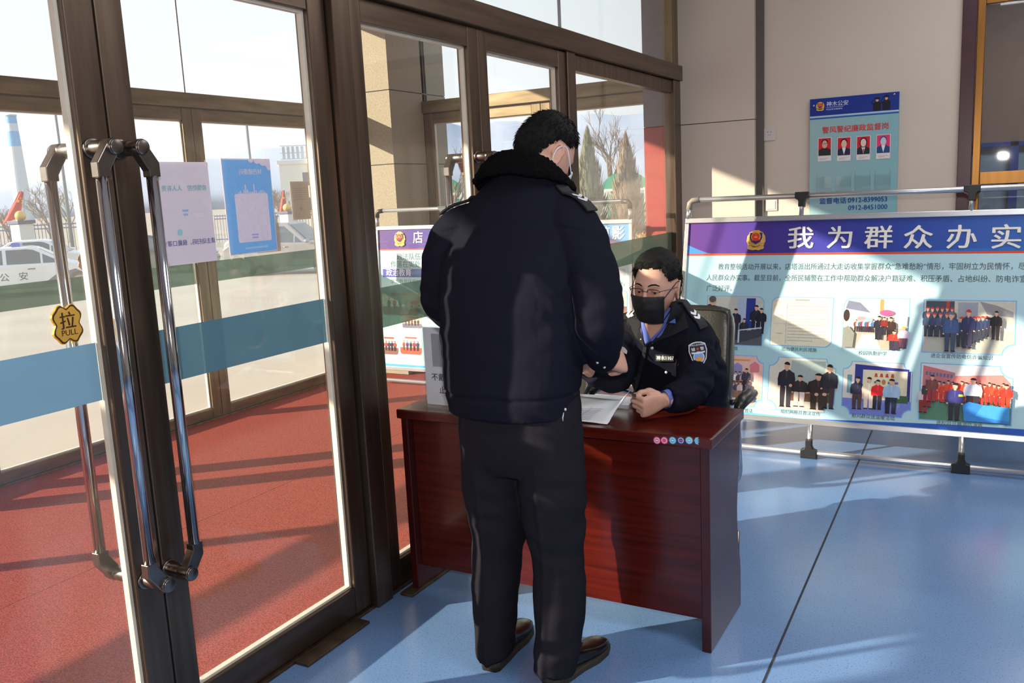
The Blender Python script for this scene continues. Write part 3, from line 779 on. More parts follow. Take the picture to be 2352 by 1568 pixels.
P.rect((52, 58, 84), .3, .1, .62, .32); P.layer((64, 70, 84), [(.6, .06), (.99, .2), (.99, .34), (.6, .27)]); P.layer((190, 200, 212), [(.58, .04), (.61, .04), (.61, .29), (.99, .35), (.99, .38), (.58, .31)])
P.done(bd)
P = pic_at(1772, 684, 1911, 794, 1, 0, 1, 0)          # printed form
P.clip((226, 212, 196), 0, 1)
for k in range(13):
    y = .88 - k * .065; P.rect((176, 170, 170), .28, y, .92 if k % 4 else .7, y + .012)
for y in (.93, .83, .45): P.rect((190, 184, 180), .04, y, .96, y + .006)
P.rect((190, 184, 180), .25, .04, .256, .93); P.rect((150, 144, 144), .38, .945, .62, .965); P.rect((170, 164, 164), .1, .62, .19, .635); P.rect((170, 164, 164), .1, .24, .19, .255)
P.done(bd)
P = pic_at(1938, 686, 2086, 802, 1, 0, 1, 0, .16)       # rainy school gate
P.clip((226, 218, 204), .0, 1); P.clip((178, 168, 150), 0, .42); P.layer((224, 214, 194), [(.2, .0), (.6, .0), (.5, .3), (.3, .3)])
P.rect((222, 150, 90), .56, .72, .62, .99); P.layer((122, 130, 150), [(.02, .8), (.42, .72), (.25, .92), (.06, .96)]); P.layer((60, 44, 40), circ(.04, .66, .05, .12))
for k in range(9): P.man(.2 + .034 * k, .34, .24, ((220, 60, 50), (236, 232, 228), (70, 110, 160))[k % 3], (60, 50, 60))
P.layer((150, 190, 200), circ(.34, .58, .12, .05)); P.layer((230, 150, 150), circ(.28, .6, .07, .04)); P.layer((232, 90, 140), circ(.67, .72, .11, .06)); P.layer((206, 224, 204), [(.78, .6), (.98, .45), (.99, .66), (.88, .68)])
P.man(.56, .2, .46, (40, 36, 54), (40, 36, 48)); P.man(.74, .18, .46, (66, 46, 40), (50, 40, 40)); P.man(.64, .3, .34, (140, 50, 50), (60, 50, 60))
P.layer((138, 140, 132), [(0, .02), (.16, .02), (.18, .3), (.08, .45), (0, .4)]); P.man(.8, .0, .38, (222, 70, 56), (70, 60, 80), wide=1.5); P.man(.94, .04, .42, (210, 200, 220), (110, 60, 90), hair=(224, 170, 40), wide=1.2)
P.done(bd)
P = pic_at(2121, 691, 2331, 811, 0, 0, -1, 0, .2)       # parade in helmets
P.clip((208, 202, 190), 0, 1); P.clip((190, 186, 174), 0, .45); P.rect((70, 80, 96), .02, .62, .34, .99); P.rect((206, 56, 44), .25, .7, .285, .99); P.rect((160, 166, 176), .38, .66, .6, .97); P.layer((150, 148, 146), [(.62, .99), (.7, .75), (.98, .7), (.98, .8), (.8, .92)])
for k in range(6): P.man(.04 + .055 * k, .45 - .012 * (k % 2), .42, (74, 82, 104), (58, 62, 78), hat=(206, 60, 60))
for k in range(5): P.man(.05 + .07 * k, .3, .45, (68, 84, 116), (60, 64, 84), hat=(212, 70, 70))
for k in range(7): P.man(.70 - .045 * k, .33 - .035 * k, .38 + .03 * k, (54, 66, 102), (56, 58, 74), hat=(204, 52, 48))
P.man(.31, .02, .75, (60, 84, 132), (54, 66, 92), hat=(96, 116, 136), wide=.9); P.man(.5, .1, .72, (44, 52, 92), (50, 48, 70), hat=(204, 52, 52), wide=.8)
P.man(.8, .28, .53, (36, 32, 40), (44, 38, 42), wide=.9); P.layer((40, 34, 42), [(.68, .66), (.76, .62), (.78, .67), (.7, .69)])
P.done(bd)
P = pic_at(1615, 816, 1751, 929, 0, -1, -1, 0)          # classroom
P.clip((236, 190, 180), 0, 1); P.clip((214, 176, 164), 0, .4); P.layer((150, 140, 190), [(.45, .62), (.66, .62), (.66, .8), (.58, .86), (.48, .8)]); P.rect((226, 150, 60), .42, .9, .78, .93); P.layer((224, 130, 140), [(.78, .82), (.86, .9), (.94, .83), (.94, .68), (.8, .68)])
for k in range(14):
    P.man(.36 + .065 * (k % 7) + .03 * (k // 7), .34 - .2 * (k // 7), .34, ((236, 224, 226), (70, 66, 90), (220, 180, 180))[k % 3], (150, 110, 90))
P.man(.74, .3, .45, (60, 54, 70), (50, 44, 56)); P.layer((240, 214, 208), [(.4, .02), (.7, .02), (.66, .14), (.44, .16)]); P.layer((170, 206, 160), [(.74, .1), (.88, .1), (.86, .2), (.76, .2)])
P.done(bd)
P = pic_at(1766, 823, 1917, 943, -1, -1, -1, -1, .17)   # four people talking indoors
P.clip((226, 216, 202), 0, 1); P.clip((214, 202, 184), 0, .22); P.layer((170, 186, 184), [(.3, .5), (.84, .5), (.86, .96), (.34, .96)]); P.rect((120, 84, 64), .3, .18, .96, .42); P.rect((206, 192, 150), .34, .4, .5, .52)
P.man(.27, .06, .86, (38, 34, 44), (46, 40, 48), wide=.9); P.man(.48, .08, .6, (50, 42, 44), (232, 218, 202), wide=1.2); P.man(.76, .05, .68, (56, 46, 42), (70, 56, 48), wide=1.4); P.man(.92, .08, .83, (36, 36, 44), (58, 48, 46), wide=.9)
P.layer(SKN, circ(.34, .47, .025, .03)); P.layer(SKN, circ(.74, .33, .03, .03)); P.layer(SKN, circ(.86, .34, .035, .03))
P.done(bd)
P = pic_at(1936, 833, 2093, 954, -1, -1, -1, -1, .15)   # four people before a wall sign
P.clip((224, 214, 206), 0, 1); P.clip((120, 132, 206), 0, .3); P.layer((44, 52, 140), [(.17, .28), (.29, .28), (.29, .84), (.96, .84), (.96, .9), (.17, .96)]); P.rect((44, 46, 130), .94, .3, .985, .86)
P.rect((222, 206, 182), .29, .3, .94, .86); P.layer((110, 150, 170), [(.06, .4), (.13, .4), (.13, .75), (.06, .75)]); P.layer((60, 96, 66), [(.7, .26), (.96, .26), (.96, .4), (.7, .4)])
for k in range(4): P.layer((196, 70, 50), [(.46 + .08 * k, .73), (.51 + .08 * k, .73), (.5 + .08 * k, .8), (.47 + .08 * k, .8)])
for k in (0, 1, 3, 4): P.rect((90, 96, 160), .36 + .1 * k, .61, .41 + .1 * k, .65)
P.layer((180, 120, 60), circ(.6, .64, .03, .05))
P.man(.22, .1, .62, (34, 34, 56), (76, 52, 48)); P.man(.39, .12, .6, (232, 206, 186), (238, 216, 200)); P.man(.52, .12, .56, (222, 36, 44), (44, 40, 52)); P.man(.72, .06, .65, (170, 198, 232), (38, 40, 66), wide=1.1)
P.done(bd)
P = pic_at(2114, 839, 2324, 969, 0, -1, 0, 0, .2)       # drill on a school field
P.clip((222, 220, 222), 0, 1); P.clip((88, 136, 112), 0, .38); P.layer((204, 116, 120), [(.02, .55), (.02, .97), (.38, .86), (.38, .55)]); P.layer((228, 136, 130), [(.34, .5), (.34, .8), (.9, .86), (.985, .72), (.985, .5)])
for k in range(8):
    for j in range(2): P.rect((86, 110, 150), .05 + .04 * k, .66 + .14 * j - .005 * k, .075 + .04 * k, .72 + .14 * j - .005 * k)
for k in range(16): P.man(.16 + .05 * k, .36 - .02 * (k % 3), .36, ((226, 66, 44), (236, 84, 50))[k % 2], (216, 56, 40))
for k in range(3): P.man(.04 + .045 * k, .12 + .1 * k, .48, ((210, 200, 206), (60, 70, 70), (120, 60, 60))[k], (150, 40, 50))
P.man(.39, .02, .66, (54, 50, 116), (40, 36, 52)); P.layer((196, 220, 70), [(.43, .44), (.48, .44), (.48, .48), (.43, .48)]); P.man(.585, .2, .58, (214, 216, 238), (40, 38, 50), wide=1.2); P.man(.94, .28, .42, (230, 60, 44), (230, 70, 44), wide=1.2)
P.layer((50, 130, 210), [(.5, .02), (.985, .02), (.985, .3), (.7, .32), (.55, .36), (.48, .3)]); P.layer((70, 156, 226), [(.62, .12), (.985, .06), (.985, .3), (.7, .32)])
P.done(bd)

# ---- second board in the porch
b2 = thing('display_board', 'white framed photo display board on red floor behind the glass wall', 'display board', (-3.48, 5.93, 0))
CX0, CX1, CY, CL = -4.63, -2.33, 5.93, .06
S2, AX2, AY2, NN2 = board_frame(b2, CX0, CX1, CY, CL, .125, 1.335, 1.468, (-4.1, -2.85), (-3.95, -2.9), left_cap=False)
c2 = world_loc(b2).x
NB2 = V((0, 1, -CL))
def bp2(px, py, lift=0.0): return on_plane(px, py, (0, CY, 0), NB2) + NN2 * lift
b = MB(); b.mat(grad_mat('porch_title_print', [(0, (92, 50, 130)), (.25, (72, 56, 150)), (.6, (60, 110, 200)), (1, (96, 160, 226))], CX0 - c2, CX1 - c2))
zr2 = 1.148
b.prism([(CX0 + .02, 0), (CX1 - .02, 0), (CX1 - .02, 1.308 - zr2), (CX0 + .02, 1.308 - zr2)], S2(0, zr2, -.001), AX2, AY2, NN2 * .0012)
b.mat(grad_mat('porch_field_print', [(0, (176, 220, 226)), (1, (196, 226, 226))], CX0 - c2, CX1 - c2)); b.prism([(CX0 + .02, 0), (CX1 - .02, 0), (CX1 - .02, zr2 - .152), (CX0 + .02, zr2 - .152)], S2(0, .152, -.001), AX2, AY2, NN2 * .0012)
b.mat(flat((228, 74, 34))); b.prism([(CX0 + .02, 0), (-3.2, 0), (-3.2, .01), (CX0 + .02, .01)], S2(0, zr2 - .01, .0003), AX2, AY2, NN2 * .0006)
b.mat(flat((216, 150, 190))); b.prism([(-2.95, 0), (CX1 - .02, 0), (CX1 - .02, .02), (-2.6, .05)], S2(0, zr2, .0003), AX2, AY2, NN2 * .0005)
b.mat(flat((84, 170, 226))); b.prism([(CX0 + .02, 0), (CX1 - .02, 0), (CX1 - .02, .02), (CX0 + .02, .02)], S2(0, .152, .0003), AX2, AY2, NN2 * .0005)
b.mat(flat((66, 70, 170))); b.prism([(0, 0), (.44, 0), (.44, .068), (0, .068)], bp2(880, 636, .0004), AX2, AY2, NN2 * .0005)
b.mat(flat((190, 196, 206))); b.prism([(-.3, 0), (0, 0), (0, .055), (-.3, .055)], bp2(1436, 634, .0004), AX2, AY2, NN2 * .0005)
b.build('printed_sheet', b2, label='purple-to-light-blue title band above a pale sheet')
b = MB(); emblem(b, bp2(919, 548, .001), AX2, AY2, .118); b.build('emblem', b2, label='gold wreath emblem with red disc')
x0_ = bp2(961, 556); x1_ = bp2(1417, 548)
its = []
for k, c in enumerate('店塔派出所教育整顿剪影'):
    t = (0, .105, .21, .31, .41, .51, .61, .71, .80, .935, 1.0)[k]
    pos = bp2(1387, 548, .0012) if k == 9 else bp2(1420, 547, .0012) if k == 10 else x0_.lerp(x1_, t) + NN2 * .0012
    its.append((c, .106, pos, AX2, AY2, 'CENTER', .015, .003, 1.0))
letters(b2, 'title_character', flat((244, 240, 232)), its, 'raised white title character')
letters(b2, 'text_line', flat((100, 120, 122)), [
    ('政法队伍教育整顿活动开展以来，扎实推进各项工', .062, bp2(911, 596, .0009), AX2, AY2, 'LEFT', .006),
    ('作落在实处，推进队伍建设。', .062, bp2(897, 613, .0009), AX2, AY2, 'LEFT', .006),
    ('学习教育环节以来，开展', .045, bp2(897, 651, .0009), AX2, AY2, 'LEFT', .006),
    ('措施，开展', .045, bp2(1404, 655, .0009), AX2, AY2, 'LEFT', .006)])
letters(b2, 'heading_line', flat((240, 244, 250)), [('政治教育', .066, bp2(887, 632, .0012), AX2, AY2, 'LEFT', .015)])
def pic2(x0, y0, x1, y1):
    a, c = bp2(x0, y1), bp2(x1, y0)
    w = c.x - a.x; h = c.z - a.z
    return Pic(S2(a.x, a.z, .0004), AX2, AY2, w, h, corner_outline(w, h, 1, 1, 1, 1, .15))
for k, (x0, y0, x1, y1) in enumerate(((880, 668, 960, 722), (972, 668, 1050, 722), (925, 725, 968, 752), (874, 770, 914, 812), (920, 770, 968, 812), (1345, 770, 1400, 812), (1340, 668, 1440, 720))):
    P = pic2(x0, y0, x1, y1); P.clip(((220, 214, 206), (206, 200, 196), (214, 190, 170), (224, 216, 206), (226, 214, 206))[k % 5], 0, 1); P.clip(((140, 92, 80), (206, 90, 60), (120, 110, 130))[k % 3], 0, .35)
    for j in range(5): P.man(.18 + .16 * j, .2, .5, ((50, 52, 84), (210, 60, 50), (64, 60, 110))[(j + k) % 3], (50, 46, 60), wide=.8)
    P.rect((226, 84, 60), .25, .82, .75, .9)
    P.done(b2)

# ================================================================ FAR WALL: POSTER, SOCKETS, DOOR
PY = RY - .03
po = thing('notice_board', 'pale blue glass notice board with portrait photos on the far wall', 'notice board', (-.89, RY, 1.30))
b = MB(); b.mat(grad_mat('poster_print', [(0, (150, 184, 190)), (1, (128, 178, 190))], -.3, .3)); b.box(-1.183, -.617, PY, RY - .004, 1.30, 2.10)
b.build('acrylic_panel', po, .002)
def pr(c, x0, x1, z0, z1, d=.0006):
    b = MB(); b.mat(flat(c)); b.box(x0, x1, PY - d, PY - d + .0005, z0, z1); b.build('printed_band', po)
pr((22, 48, 140), -1.183, -.617, 1.984, 2.10); pr((176, 200, 212), -1.183, -.617, 1.974, 1.984); pr((28, 88, 178), -1.183, -.617, 1.962, 1.972); pr((30, 110, 190), -1.183, -.617, 1.302, 1.309)
pr((206, 216, 240), -1.075, -.965, 2.036, 2.038, .001)
X1, Z1 = V((1, 0, 0)), V((0, 0, 1))
letters(po, 'header_lettering', flat((206, 216, 240)), [('神木公安', .036, (-1.075, PY - .002, 2.045), X1, Z1, 'LEFT', .01), ('POLICE SHENMU', .014, (-1.075, PY - .002, 2.018), X1, Z1, 'LEFT', .01)])
letters(po, 'title_line', flat((214, 44, 40)), [('警风警纪廉政监督岗', .0475, (-.888, PY - .002, 1.868), X1, Z1, 'CENTER', .014)], 'red title')
letters(po, 'phone_line', flat((30, 60, 150)), [('监督电话：', .045, (-1.115, PY - .002, 1.388), X1, Z1, 'LEFT', .012), ('0912-8399053', .047, (-.925, PY - .002, 1.388), X1, Z1, 'LEFT', .012, 0, .92), ('0912-8451000', .047, (-.925, PY - .002, 1.337), X1, Z1, 'LEFT', .012, 0, .92)], 'blue phone line')
b = MB(); emblem(b, V((-1.115, PY - .001, 2.048)), V((1, 0, 0)), V((0, 0, 1)), .058); b.build('emblem', po, label='small gold and red emblem')
for xx, hh in ((-.752, .085), (-.695, .095)):
    P = Pic((xx - .03, PY - .0012, 1.99), V((1, 0, 0)), V((0, 0, 1)), .06, hh, [(.3, 0), (.7, 0), (.7, .5), (.3, .5)], (18, 20, 30))
    P.layer((20, 22, 32), [(.12, 0), (.88, 0), (.92, .55), (.7, .68), (.3, .68), (.1, .55), (-.02, .62), (.2, .82), (.16, .86), (-.12, .62), (.1, .4)]); P.layer((214, 160, 140), circ(.5, .78, .14, .12)); P.layer((16, 18, 28), [(.28, .84), (.72, .84), (.8, .94), (.5, 1.02), (.2, .94)])
    P.b.build('saluting_figure', po)
for x, z in ((-1.157, 2.055), (-.647, 2.085)):
    b = MB(); b.smooth = True; b.mat(CHROME); b.tube([(x, PY - .001, z), (x, PY - .008, z)], .007, 12)
    b.build('mounting_stud', po, label='chrome mounting stud')
pc = [(-1.083, 1.762, (206, 30, 44), (44, 40, 40), (214, 164, 146), 0), (-.957, 1.757, (206, 24, 44), (34, 40, 66), (226, 182, 166), 1), (-.833, 1.756, (206, 24, 44), (28, 44, 52), (228, 200, 192), 2), (-.708, 1.757, (224, 54, 110), (30, 70, 128), (196, 204, 214), 3)]
for k, (x, z, bgc, suit, sk, kd) in enumerate(pc):
    P = Pic((x - .044, PY - .0016, z - .085), V((1, 0, 0)), V((0, 0, 1)), .088, .158, [(0, 0), (1, 0), (1, 1), (0, 1)], (214, 206, 210))
    P.rect(bgc, .04, .24, .96, .98); P.layer(suit, [(.04, .24), (.96, .24), (.96, .48), (.7, .56), (.3, .56), (.04, .48)])
    if kd: P.layer((232, 228, 230), [(.5, .26), (.64, .56), (.36, .56)])
    if kd == 2: P.layer((30, 26, 28), circ(.5, .72, .27, .2)); P.layer((200, 40, 50), [(.5, .28), (.56, .42), (.5, .5), (.44, .42)])
    P.layer((34, 30, 32) if kd != 3 else (40, 80, 150), circ(.5, .8, .25, .14)); P.layer(sk, circ(.5, .72, .2, .17))
    if kd == 0: P.rect((40, 36, 38), .33, .74, .67, .76)
    P.rect((224, 220, 224), .04, .02, .96, .2); P.rect((150, 146, 150), .15, .12, .8, .135); P.rect((150, 146, 150), .15, .07, .6, .085)
    P.b.build('portrait_photo', po)
for x, *_ in pc:
    b = MB(); b.mat(ACR)
    for (x0, x1, z0, z1) in ((x - .05, x - .046, 1.455, 1.60), (x + .046, x + .05, 1.455, 1.60), (x - .046, x + .046, 1.455, 1.459)):
        b.box(x0, x1, PY - .008, PY - .0012, z0, z1)
    b.box(x - .05, x + .05, PY - .010, PY - .008, 1.455, 1.57)
    b.build('photo_pocket', po, label='clear empty photo pocket')
PLS = mat('white_socket_plastic', (200, 192, 190), .4, var=.03)
for (x, z, kind_, lb) in ((-1.463, 1.885, 0, 'white wall socket plate high beside the pilaster'), (-1.45, 1.39, 1, 'white wall switch plate low beside the pilaster')):
    s_ = thing('wall_socket', lb, 'socket', (x, RY, z), None)
    b = MB(); b.mat(PLS); b.box(x - .043, x + .043, RY - .009, RY - .0005, z - .043, z + .043); b.build('cover_plate', s_, .004)
    b = MB()
    if kind_ == 0:
        b.mat(RUBBER)
        for dx in (-.011, .011): b.prism([(-.0035, -.001), (.0035, -.001), (.0035, .001), (-.0035, .001)], (x + dx, RY - .0095, z + .018), (.8, 0, .6 * (1 if dx < 0 else -1)), (0, 0, 2.2), (0, .001, 0))
        b.box(x - .011, x + .011, RY - .0095, RY - .0085, z - .004, z - .002)
        b.build('socket_slots', s_)
    else:
        b.mat(PLS); b.box(x - .03, x + .03, RY - .012, RY - .009, z - .03, z + .03); b.build('rocker', s_, .002)
# window-door at the right with maroon jamb and golden frame
d9 = structure('door_10', (.4, RY, 0))
MAR = mat('maroon_jamb', (62, 20, 34), .3, var=.1, coat=.2)
GOLD = mat('golden_aluminium', (146, 100, 48), .28, .75, var=.12, scale=4, stretch=(8, 8, .8))
b = MB(); b.mat(MAR); b.box(-.262, -.18, RY - .03, RY + .2, 0, 2.75); b.box(1.22, 1.30, RY - .03, RY + .2, 0, 2.75); b.box(-.18, 1.22, RY - .03, RY + .2, 2.68, 2.75); b.build('jamb', d9, .004)
b = MB(); b.mat(GOLD)
b.box(-.178, -.132, RY, RY + .07, .02, 2.675); b.box(1.17, 1.218, RY, RY + .07, .02, 2.675); b.box(-.132, 1.17, RY, RY + .07, 2.585, 2.675)
b.box(-.132, 1.17, RY, RY + .07, 1.472, 1.552); b.box(-.132, 1.17, RY, RY + .07, .02, .12); b.build('frame', d9, .004, label='golden aluminium frame')
b = MB(); b.mat(sheet_mat('dark_window_glass', 2.6, .02, tint=(.55, .55, .55))); b.box(-.132, 1.17, RY + .03, RY + .038, 1.552, 2.585); b.box(-.132, 1.17, RY + .03, RY + .038, .12, 1.472); b.build('glass_pane', d9)
b = MB(); b.mat(mat('dim_room', (126, 112, 106), .9)); b.box(-1.4, 3.4, RY + 3.4, RY + 3.5, -.1, 3.5); b.box(-1.5, -1.4, RY + .25, RY + 3.5, -.1, 3.5); b.box(3.4, 3.5, RY + .25, RY + 3.5, -.1, 3.5); b.box(-1.5, 3.5, RY + .25, RY + 3.5, 3.4, 3.5)
b.mat(mat('dim_room_floor', (66, 70, 84), .6)); b.box(-1.5, 3.5, RY + .25, RY + 3.5, -.12, 0); b.build('wall_room', kind='structure')
# blue frames mirrored in the glass, built as a window inside that room
bw = structure('mirrored_window', (.3, RY + 3.38, 0))
b = MB(); b.mat(mat('blue_steel_frame', (34, 62, 150), .4, var=.1))
for x in (-.75, .05, .85, 1.7): b.box(x, x + .075, RY + 3.3, RY + 3.4, .2, 1.82)
for z in (.2, 1.77): b.box(-.75, 1.775, RY + 3.3, RY + 3.4, z, z + .05)
b.build('frame', bw, .004)
b = MB(); b.mat(mat('pale_blue_pane', (120, 150, 178), .2)); b.box(-.7, 1.75, RY + 3.36, RY + 3.39, .25, 1.80); b.build('glass_pane', bw)
area('room_fill', (.9, RY + 1.9, 3.36), (.9, RY + 1.9, 0), 1.2, .6, 170, (1, .94, .88))  # unseen fill light added to lift the dark room behind the pane
# ================================================================ PEOPLE
SKIN = mat('skin', (204, 156, 136), .5, var=.05, scale=30, spec=.35)
NAVYC = mat('navy_jacket_cloth', (25, 25, 36), .85, var=.10, scale=400, spec=.06, bump=.06, bscale=900)
NAVYT = mat('navy_trouser_cloth', (34, 32, 38), .8, var=.10, scale=400, spec=.06, bump=.05, bscale=900)
FUR = mat('black_fur', (7, 7, 9), .95, var=.4, scale=300, spec=.1, bump=.8, bscale=500)
HAIR = mat('black_hair', (11, 10, 10), .6, var=.4, scale=260, spec=.3, bump=1.0, bscale=420)
SHOE = mat('black_shoe_leather', (20, 19, 18), .25, var=.2, scale=30)
SOLE = mat('shoe_sole', (52, 48, 40), .7, var=.2)
SILVER = mat('silver_badge', (225, 225, 228), .3, .6, var=.05)

def ell_ring(c, ax, ay, n=28, e=2.0):
    c, ax, ay = V(c), V(ax), V(ay); o_ = []
    for j in range(n):
        a = 2 * PI * j / n; ca, sa = math.cos(a), math.sin(a)
        o_.append(c + ax * math.copysign(abs(ca) ** (2 / e), ca) + ay * math.copysign(abs(sa) ** (2 / e), sa))
    return o_
def loft_z(b, rows, e=2.3, n=28, sub=5):
    """rows: (z, cx, cy, a, b) horizontal rings -> smooth trunk"""
    rg = []
    for q in spline(rows, sub): rg.append(ell_ring((q[1], q[2], q[0]), (q[3], 0, 0), (0, q[4], 0), n, e))
    b.rings(rg)
def limb(b, rows, n=20, sub=6, ref=None):
    """rows: (x, y, z, ra[, rb])"""
    rows = [tuple(r_) + ((r_[3],) if len(r_) == 4 else ()) for r_ in rows]
    S_ = spline(rows, sub)
    b.rings(tube_rings([V(q[:3]) for q in S_], [(q[3], q[4]) for q in S_], n, ref))
def remeshed(b, voxel, smooth=0, disp=None):
    """weld the shapes in b into one continuous surface; returns a mesh in world coordinates"""
    me = b.mesh('tmp'); ob = bpy.data.objects.new('tmp', me); COL.objects.link(ob)
    md = ob.modifiers.new('r', 'REMESH'); md.mode = 'VOXEL'; md.voxel_size = voxel; md.use_smooth_shade = True
    if smooth:
        sm = ob.modifiers.new('s', 'SMOOTH'); sm.iterations = smooth; sm.factor = .5
    dg = bpy.context.evaluated_depsgraph_get(); dg.update()
    r_ = bpy.data.meshes.new_from_object(ob.evaluated_get(dg))
    bpy.data.objects.remove(ob); bpy.data.meshes.remove(me)
    if disp:
        n = len(r_.vertices); co = np.empty(n * 3, np.float32); no = np.empty(n * 3, np.float32)
        r_.vertices.foreach_get('co', co); r_.vertices.foreach_get('normal', no)
        co = co.reshape(-1, 3); no = no.reshape(-1, 3)
        d = np.array([disp(p, q) for p, q in zip(co, no)], np.float32)
        co = co + no * d[:, None]
        r_.vertices.foreach_set('co', co.ravel()); r_.update()
    r_.polygons.foreach_set('use_smooth', [True] * len(r_.polygons))
    return r_
def put(me, name, m_, parent, label=None):
    me.name = name; me.materials.clear(); me.materials.append(m_)
    off = world_loc(parent); me.transform(MX.Translation(-off))
    o = bpy.data.objects.new(name, me); COL.objects.link(o); o.parent = parent
    return tag(o, label)
def fold(p, fx, fy, fz, amp, seed=0.0):
    return amp * (NZ.noise(V((p[0] * fx + seed, p[1] * fy + seed * 1.7, p[2] * fz - seed))))

# ---------------------------------------------------------------- head
HN, HM = 56, 72
def head_point(th, ph):
    """th 0 (crown) .. pi (under chin); ph 0 = face, +ph to the person's right. face along +y, right +x, up +z"""
    d = V((math.sin(th) * math.sin(ph), math.sin(th) * math.cos(ph), math.cos(th)))
    x, y, z = d.x * .076, d.y * .094, d.z * .118
    lo = max(0, -z / .118)
    if y > 0:
        x *= 1 - .30 * lo ** 1.6; y *= 1 - .06 * lo
        y += .010 * lo
    else:
        x *= 1 - .38 * lo; y *= 1 - .42 * lo
    y -= .006 * (1 if y < 0 else 0) * (1 - lo)
    def g(cx, cz, sx_, sz, front=True):
        if front and d.y < .1: return 0.0
        return math.exp(-((x - cx) / sx_) ** 2 - ((z - cz) / sz) ** 2)
    dy = 0.0
    dy += .020 * g(0, -.030, .012, .014) + .011 * g(0, -.008, .009, .022) + .006 * g(.012, -.036, .008, .008) + .006 * g(-.012, -.036, .008, .008)
    for s_ in (1, -1):
        dy -= .011 * g(s_ * .031, .004, .017, .011); dy += .006 * g(s_ * .032, .024, .02, .008); dy += .005 * g(s_ * .04, -.026, .018, .018)
        dy += .0055 * g(s_ * .031, .004, .012, .006)
    dy += .007 * g(0, -.063, .018, .006) + .007 * g(0, -.075, .016, .006) - .003 * g(0, -.069, .02, .0025) + .008 * g(0, -.104, .02, .014)
    return V((x, y + dy, z))
def head_shape(b, T):
    b.M = T; rg = []
    for i in range(HN + 1):
        th = .03 + (PI - .06) * i / HN
        rg.append([head_point(th, 2 * PI * j / HM) for j in range(HM)])
    b.rings(rg)
    for s_ in (1, -1):       # ears: a curved rim around a shallow bowl, standing off the skull
        E = MX.Translation((s_ * .074, -.010, -.008)) @ MX.Rotation(R(-22 * s_), 4, 'Z') @ MX.Rotation(R(10), 4, 'X')
        b.M = T @ E
        b.sphere((s_ * .004, 0, 0), .006, .017, .030, 14, 10)
        pts = [V((s_ * (.008 + .004 * math.sin(a)), .017 * math.cos(a) * (1 if math.sin(a) > 0 else .75), .031 * math.sin(a))) for a in [R(-95 + 285 * k / 16) for k in range(17)]]
        b.tube(pts, [.0035 + .0012 * math.sin(PI * k / 16) for k in range(17)], 8)
        b.sphere((s_ * .005, .003, -.026), .005, .009, .010, 10, 8)
    b.M = MX.Identity(4)
def hair_cap(T, mask, thick, seed, strands=1600, slen=.018):
    """a closed shell over the scalp plus short tufts; mask(th, ph) 0..1"""
    b = MB(T); b.smooth = True; b.mat(HAIR)
    na, nb = 40, 96; idx = {}; vs_ = []; fs = []
    th_ = lambda i: .03 + 2.3 * i / na
    keep = [[mask(th_(i), 2 * PI * j / nb) for j in range(nb)] for i in range(na + 1)]
    def vid(i, j, k):
        j %= nb
        if (i, j, k) not in idx:
            p = head_point(th_(i), 2 * PI * j / nb); d = p.normalized(); w = keep[i][j]
            if k: p = p + d * (.0015 + thick * min(1, w) * (1 - .5 * smooth01((th_(i) - .7) / .6)) + (.0022 * w * NZ.noise(p * 60 + V((seed, 0, 0)))))
            else: p = p - d * .002
            idx[(i, j, k)] = len(vs_); vs_.append(p)
        return idx[(i, j, k)]
    on = lambda i, j: 0 <= i < na and min(keep[i][j % nb], keep[i + 1][j % nb], keep[i][(j + 1) % nb], keep[i + 1][(j + 1) % nb]) > .02
    for i in range(na):
        for j in range(nb):
            if not on(i, j): continue
            fs.append((vid(i, j, 1), vid(i + 1, j, 1), vid(i + 1, j + 1, 1), vid(i, j + 1, 1)))
            fs.append((vid(i, j, 0), vid(i, j + 1, 0), vid(i + 1, j + 1, 0), vid(i + 1, j, 0)))
            for (di, dj, a, c) in ((0, -1, (i, j), (i + 1, j)), (0, 1, (i + 1, j + 1), (i, j + 1)), (-1, 0, (i, j + 1), (i, j)), (1, 0, (i + 1, j), (i + 1, j + 1))):
                if not on(i + di, j + dj): fs.append((vid(*a, 1), vid(*a, 0), vid(*c, 0), vid(*c, 1)))
    b.add(vs_, fs)
    rr_ = random.Random(seed); k = 0
    while k < strands:
        th = math.acos(1 - rr_.random() * 1.66); ph = rr_.random() * 2 * PI
        w = mask(th, ph)
        if w <= .12 or th > 2.3: k += 1; continue
        p = head_point(th, ph); d = p.normalized()
        t1 = head_point(min(th + .12, 3.1), ph) - p; t1 = t1.normalized()
        side = d.cross(t1).normalized()
        dr = (d * (.25 + .3 * rr_.random()) + t1 * (.9 + .4 * rr_.random()) + side * rr_.uniform(-.35, .35)).normalized()
        L = slen * (.6 + .7 * rr_.random()) * (.4 + .6 * min(1, w)); q = p + d * (thick * min(1, w) * .75 * (1 - .5 * smooth01((th - .7) / .6))); wd = side * .0011
        tip = q + dr * L
        mid = q + dr * L * .55 + d * .0012
        b.add([q - wd, q + wd, mid + wd * .7, tip, mid - wd * .7], [(0, 1, 2, 3, 4)], False); k += 1
    return b
def smooth01(v): v = max(0, min(1, v)); return v * v * (3 - 2 * v)

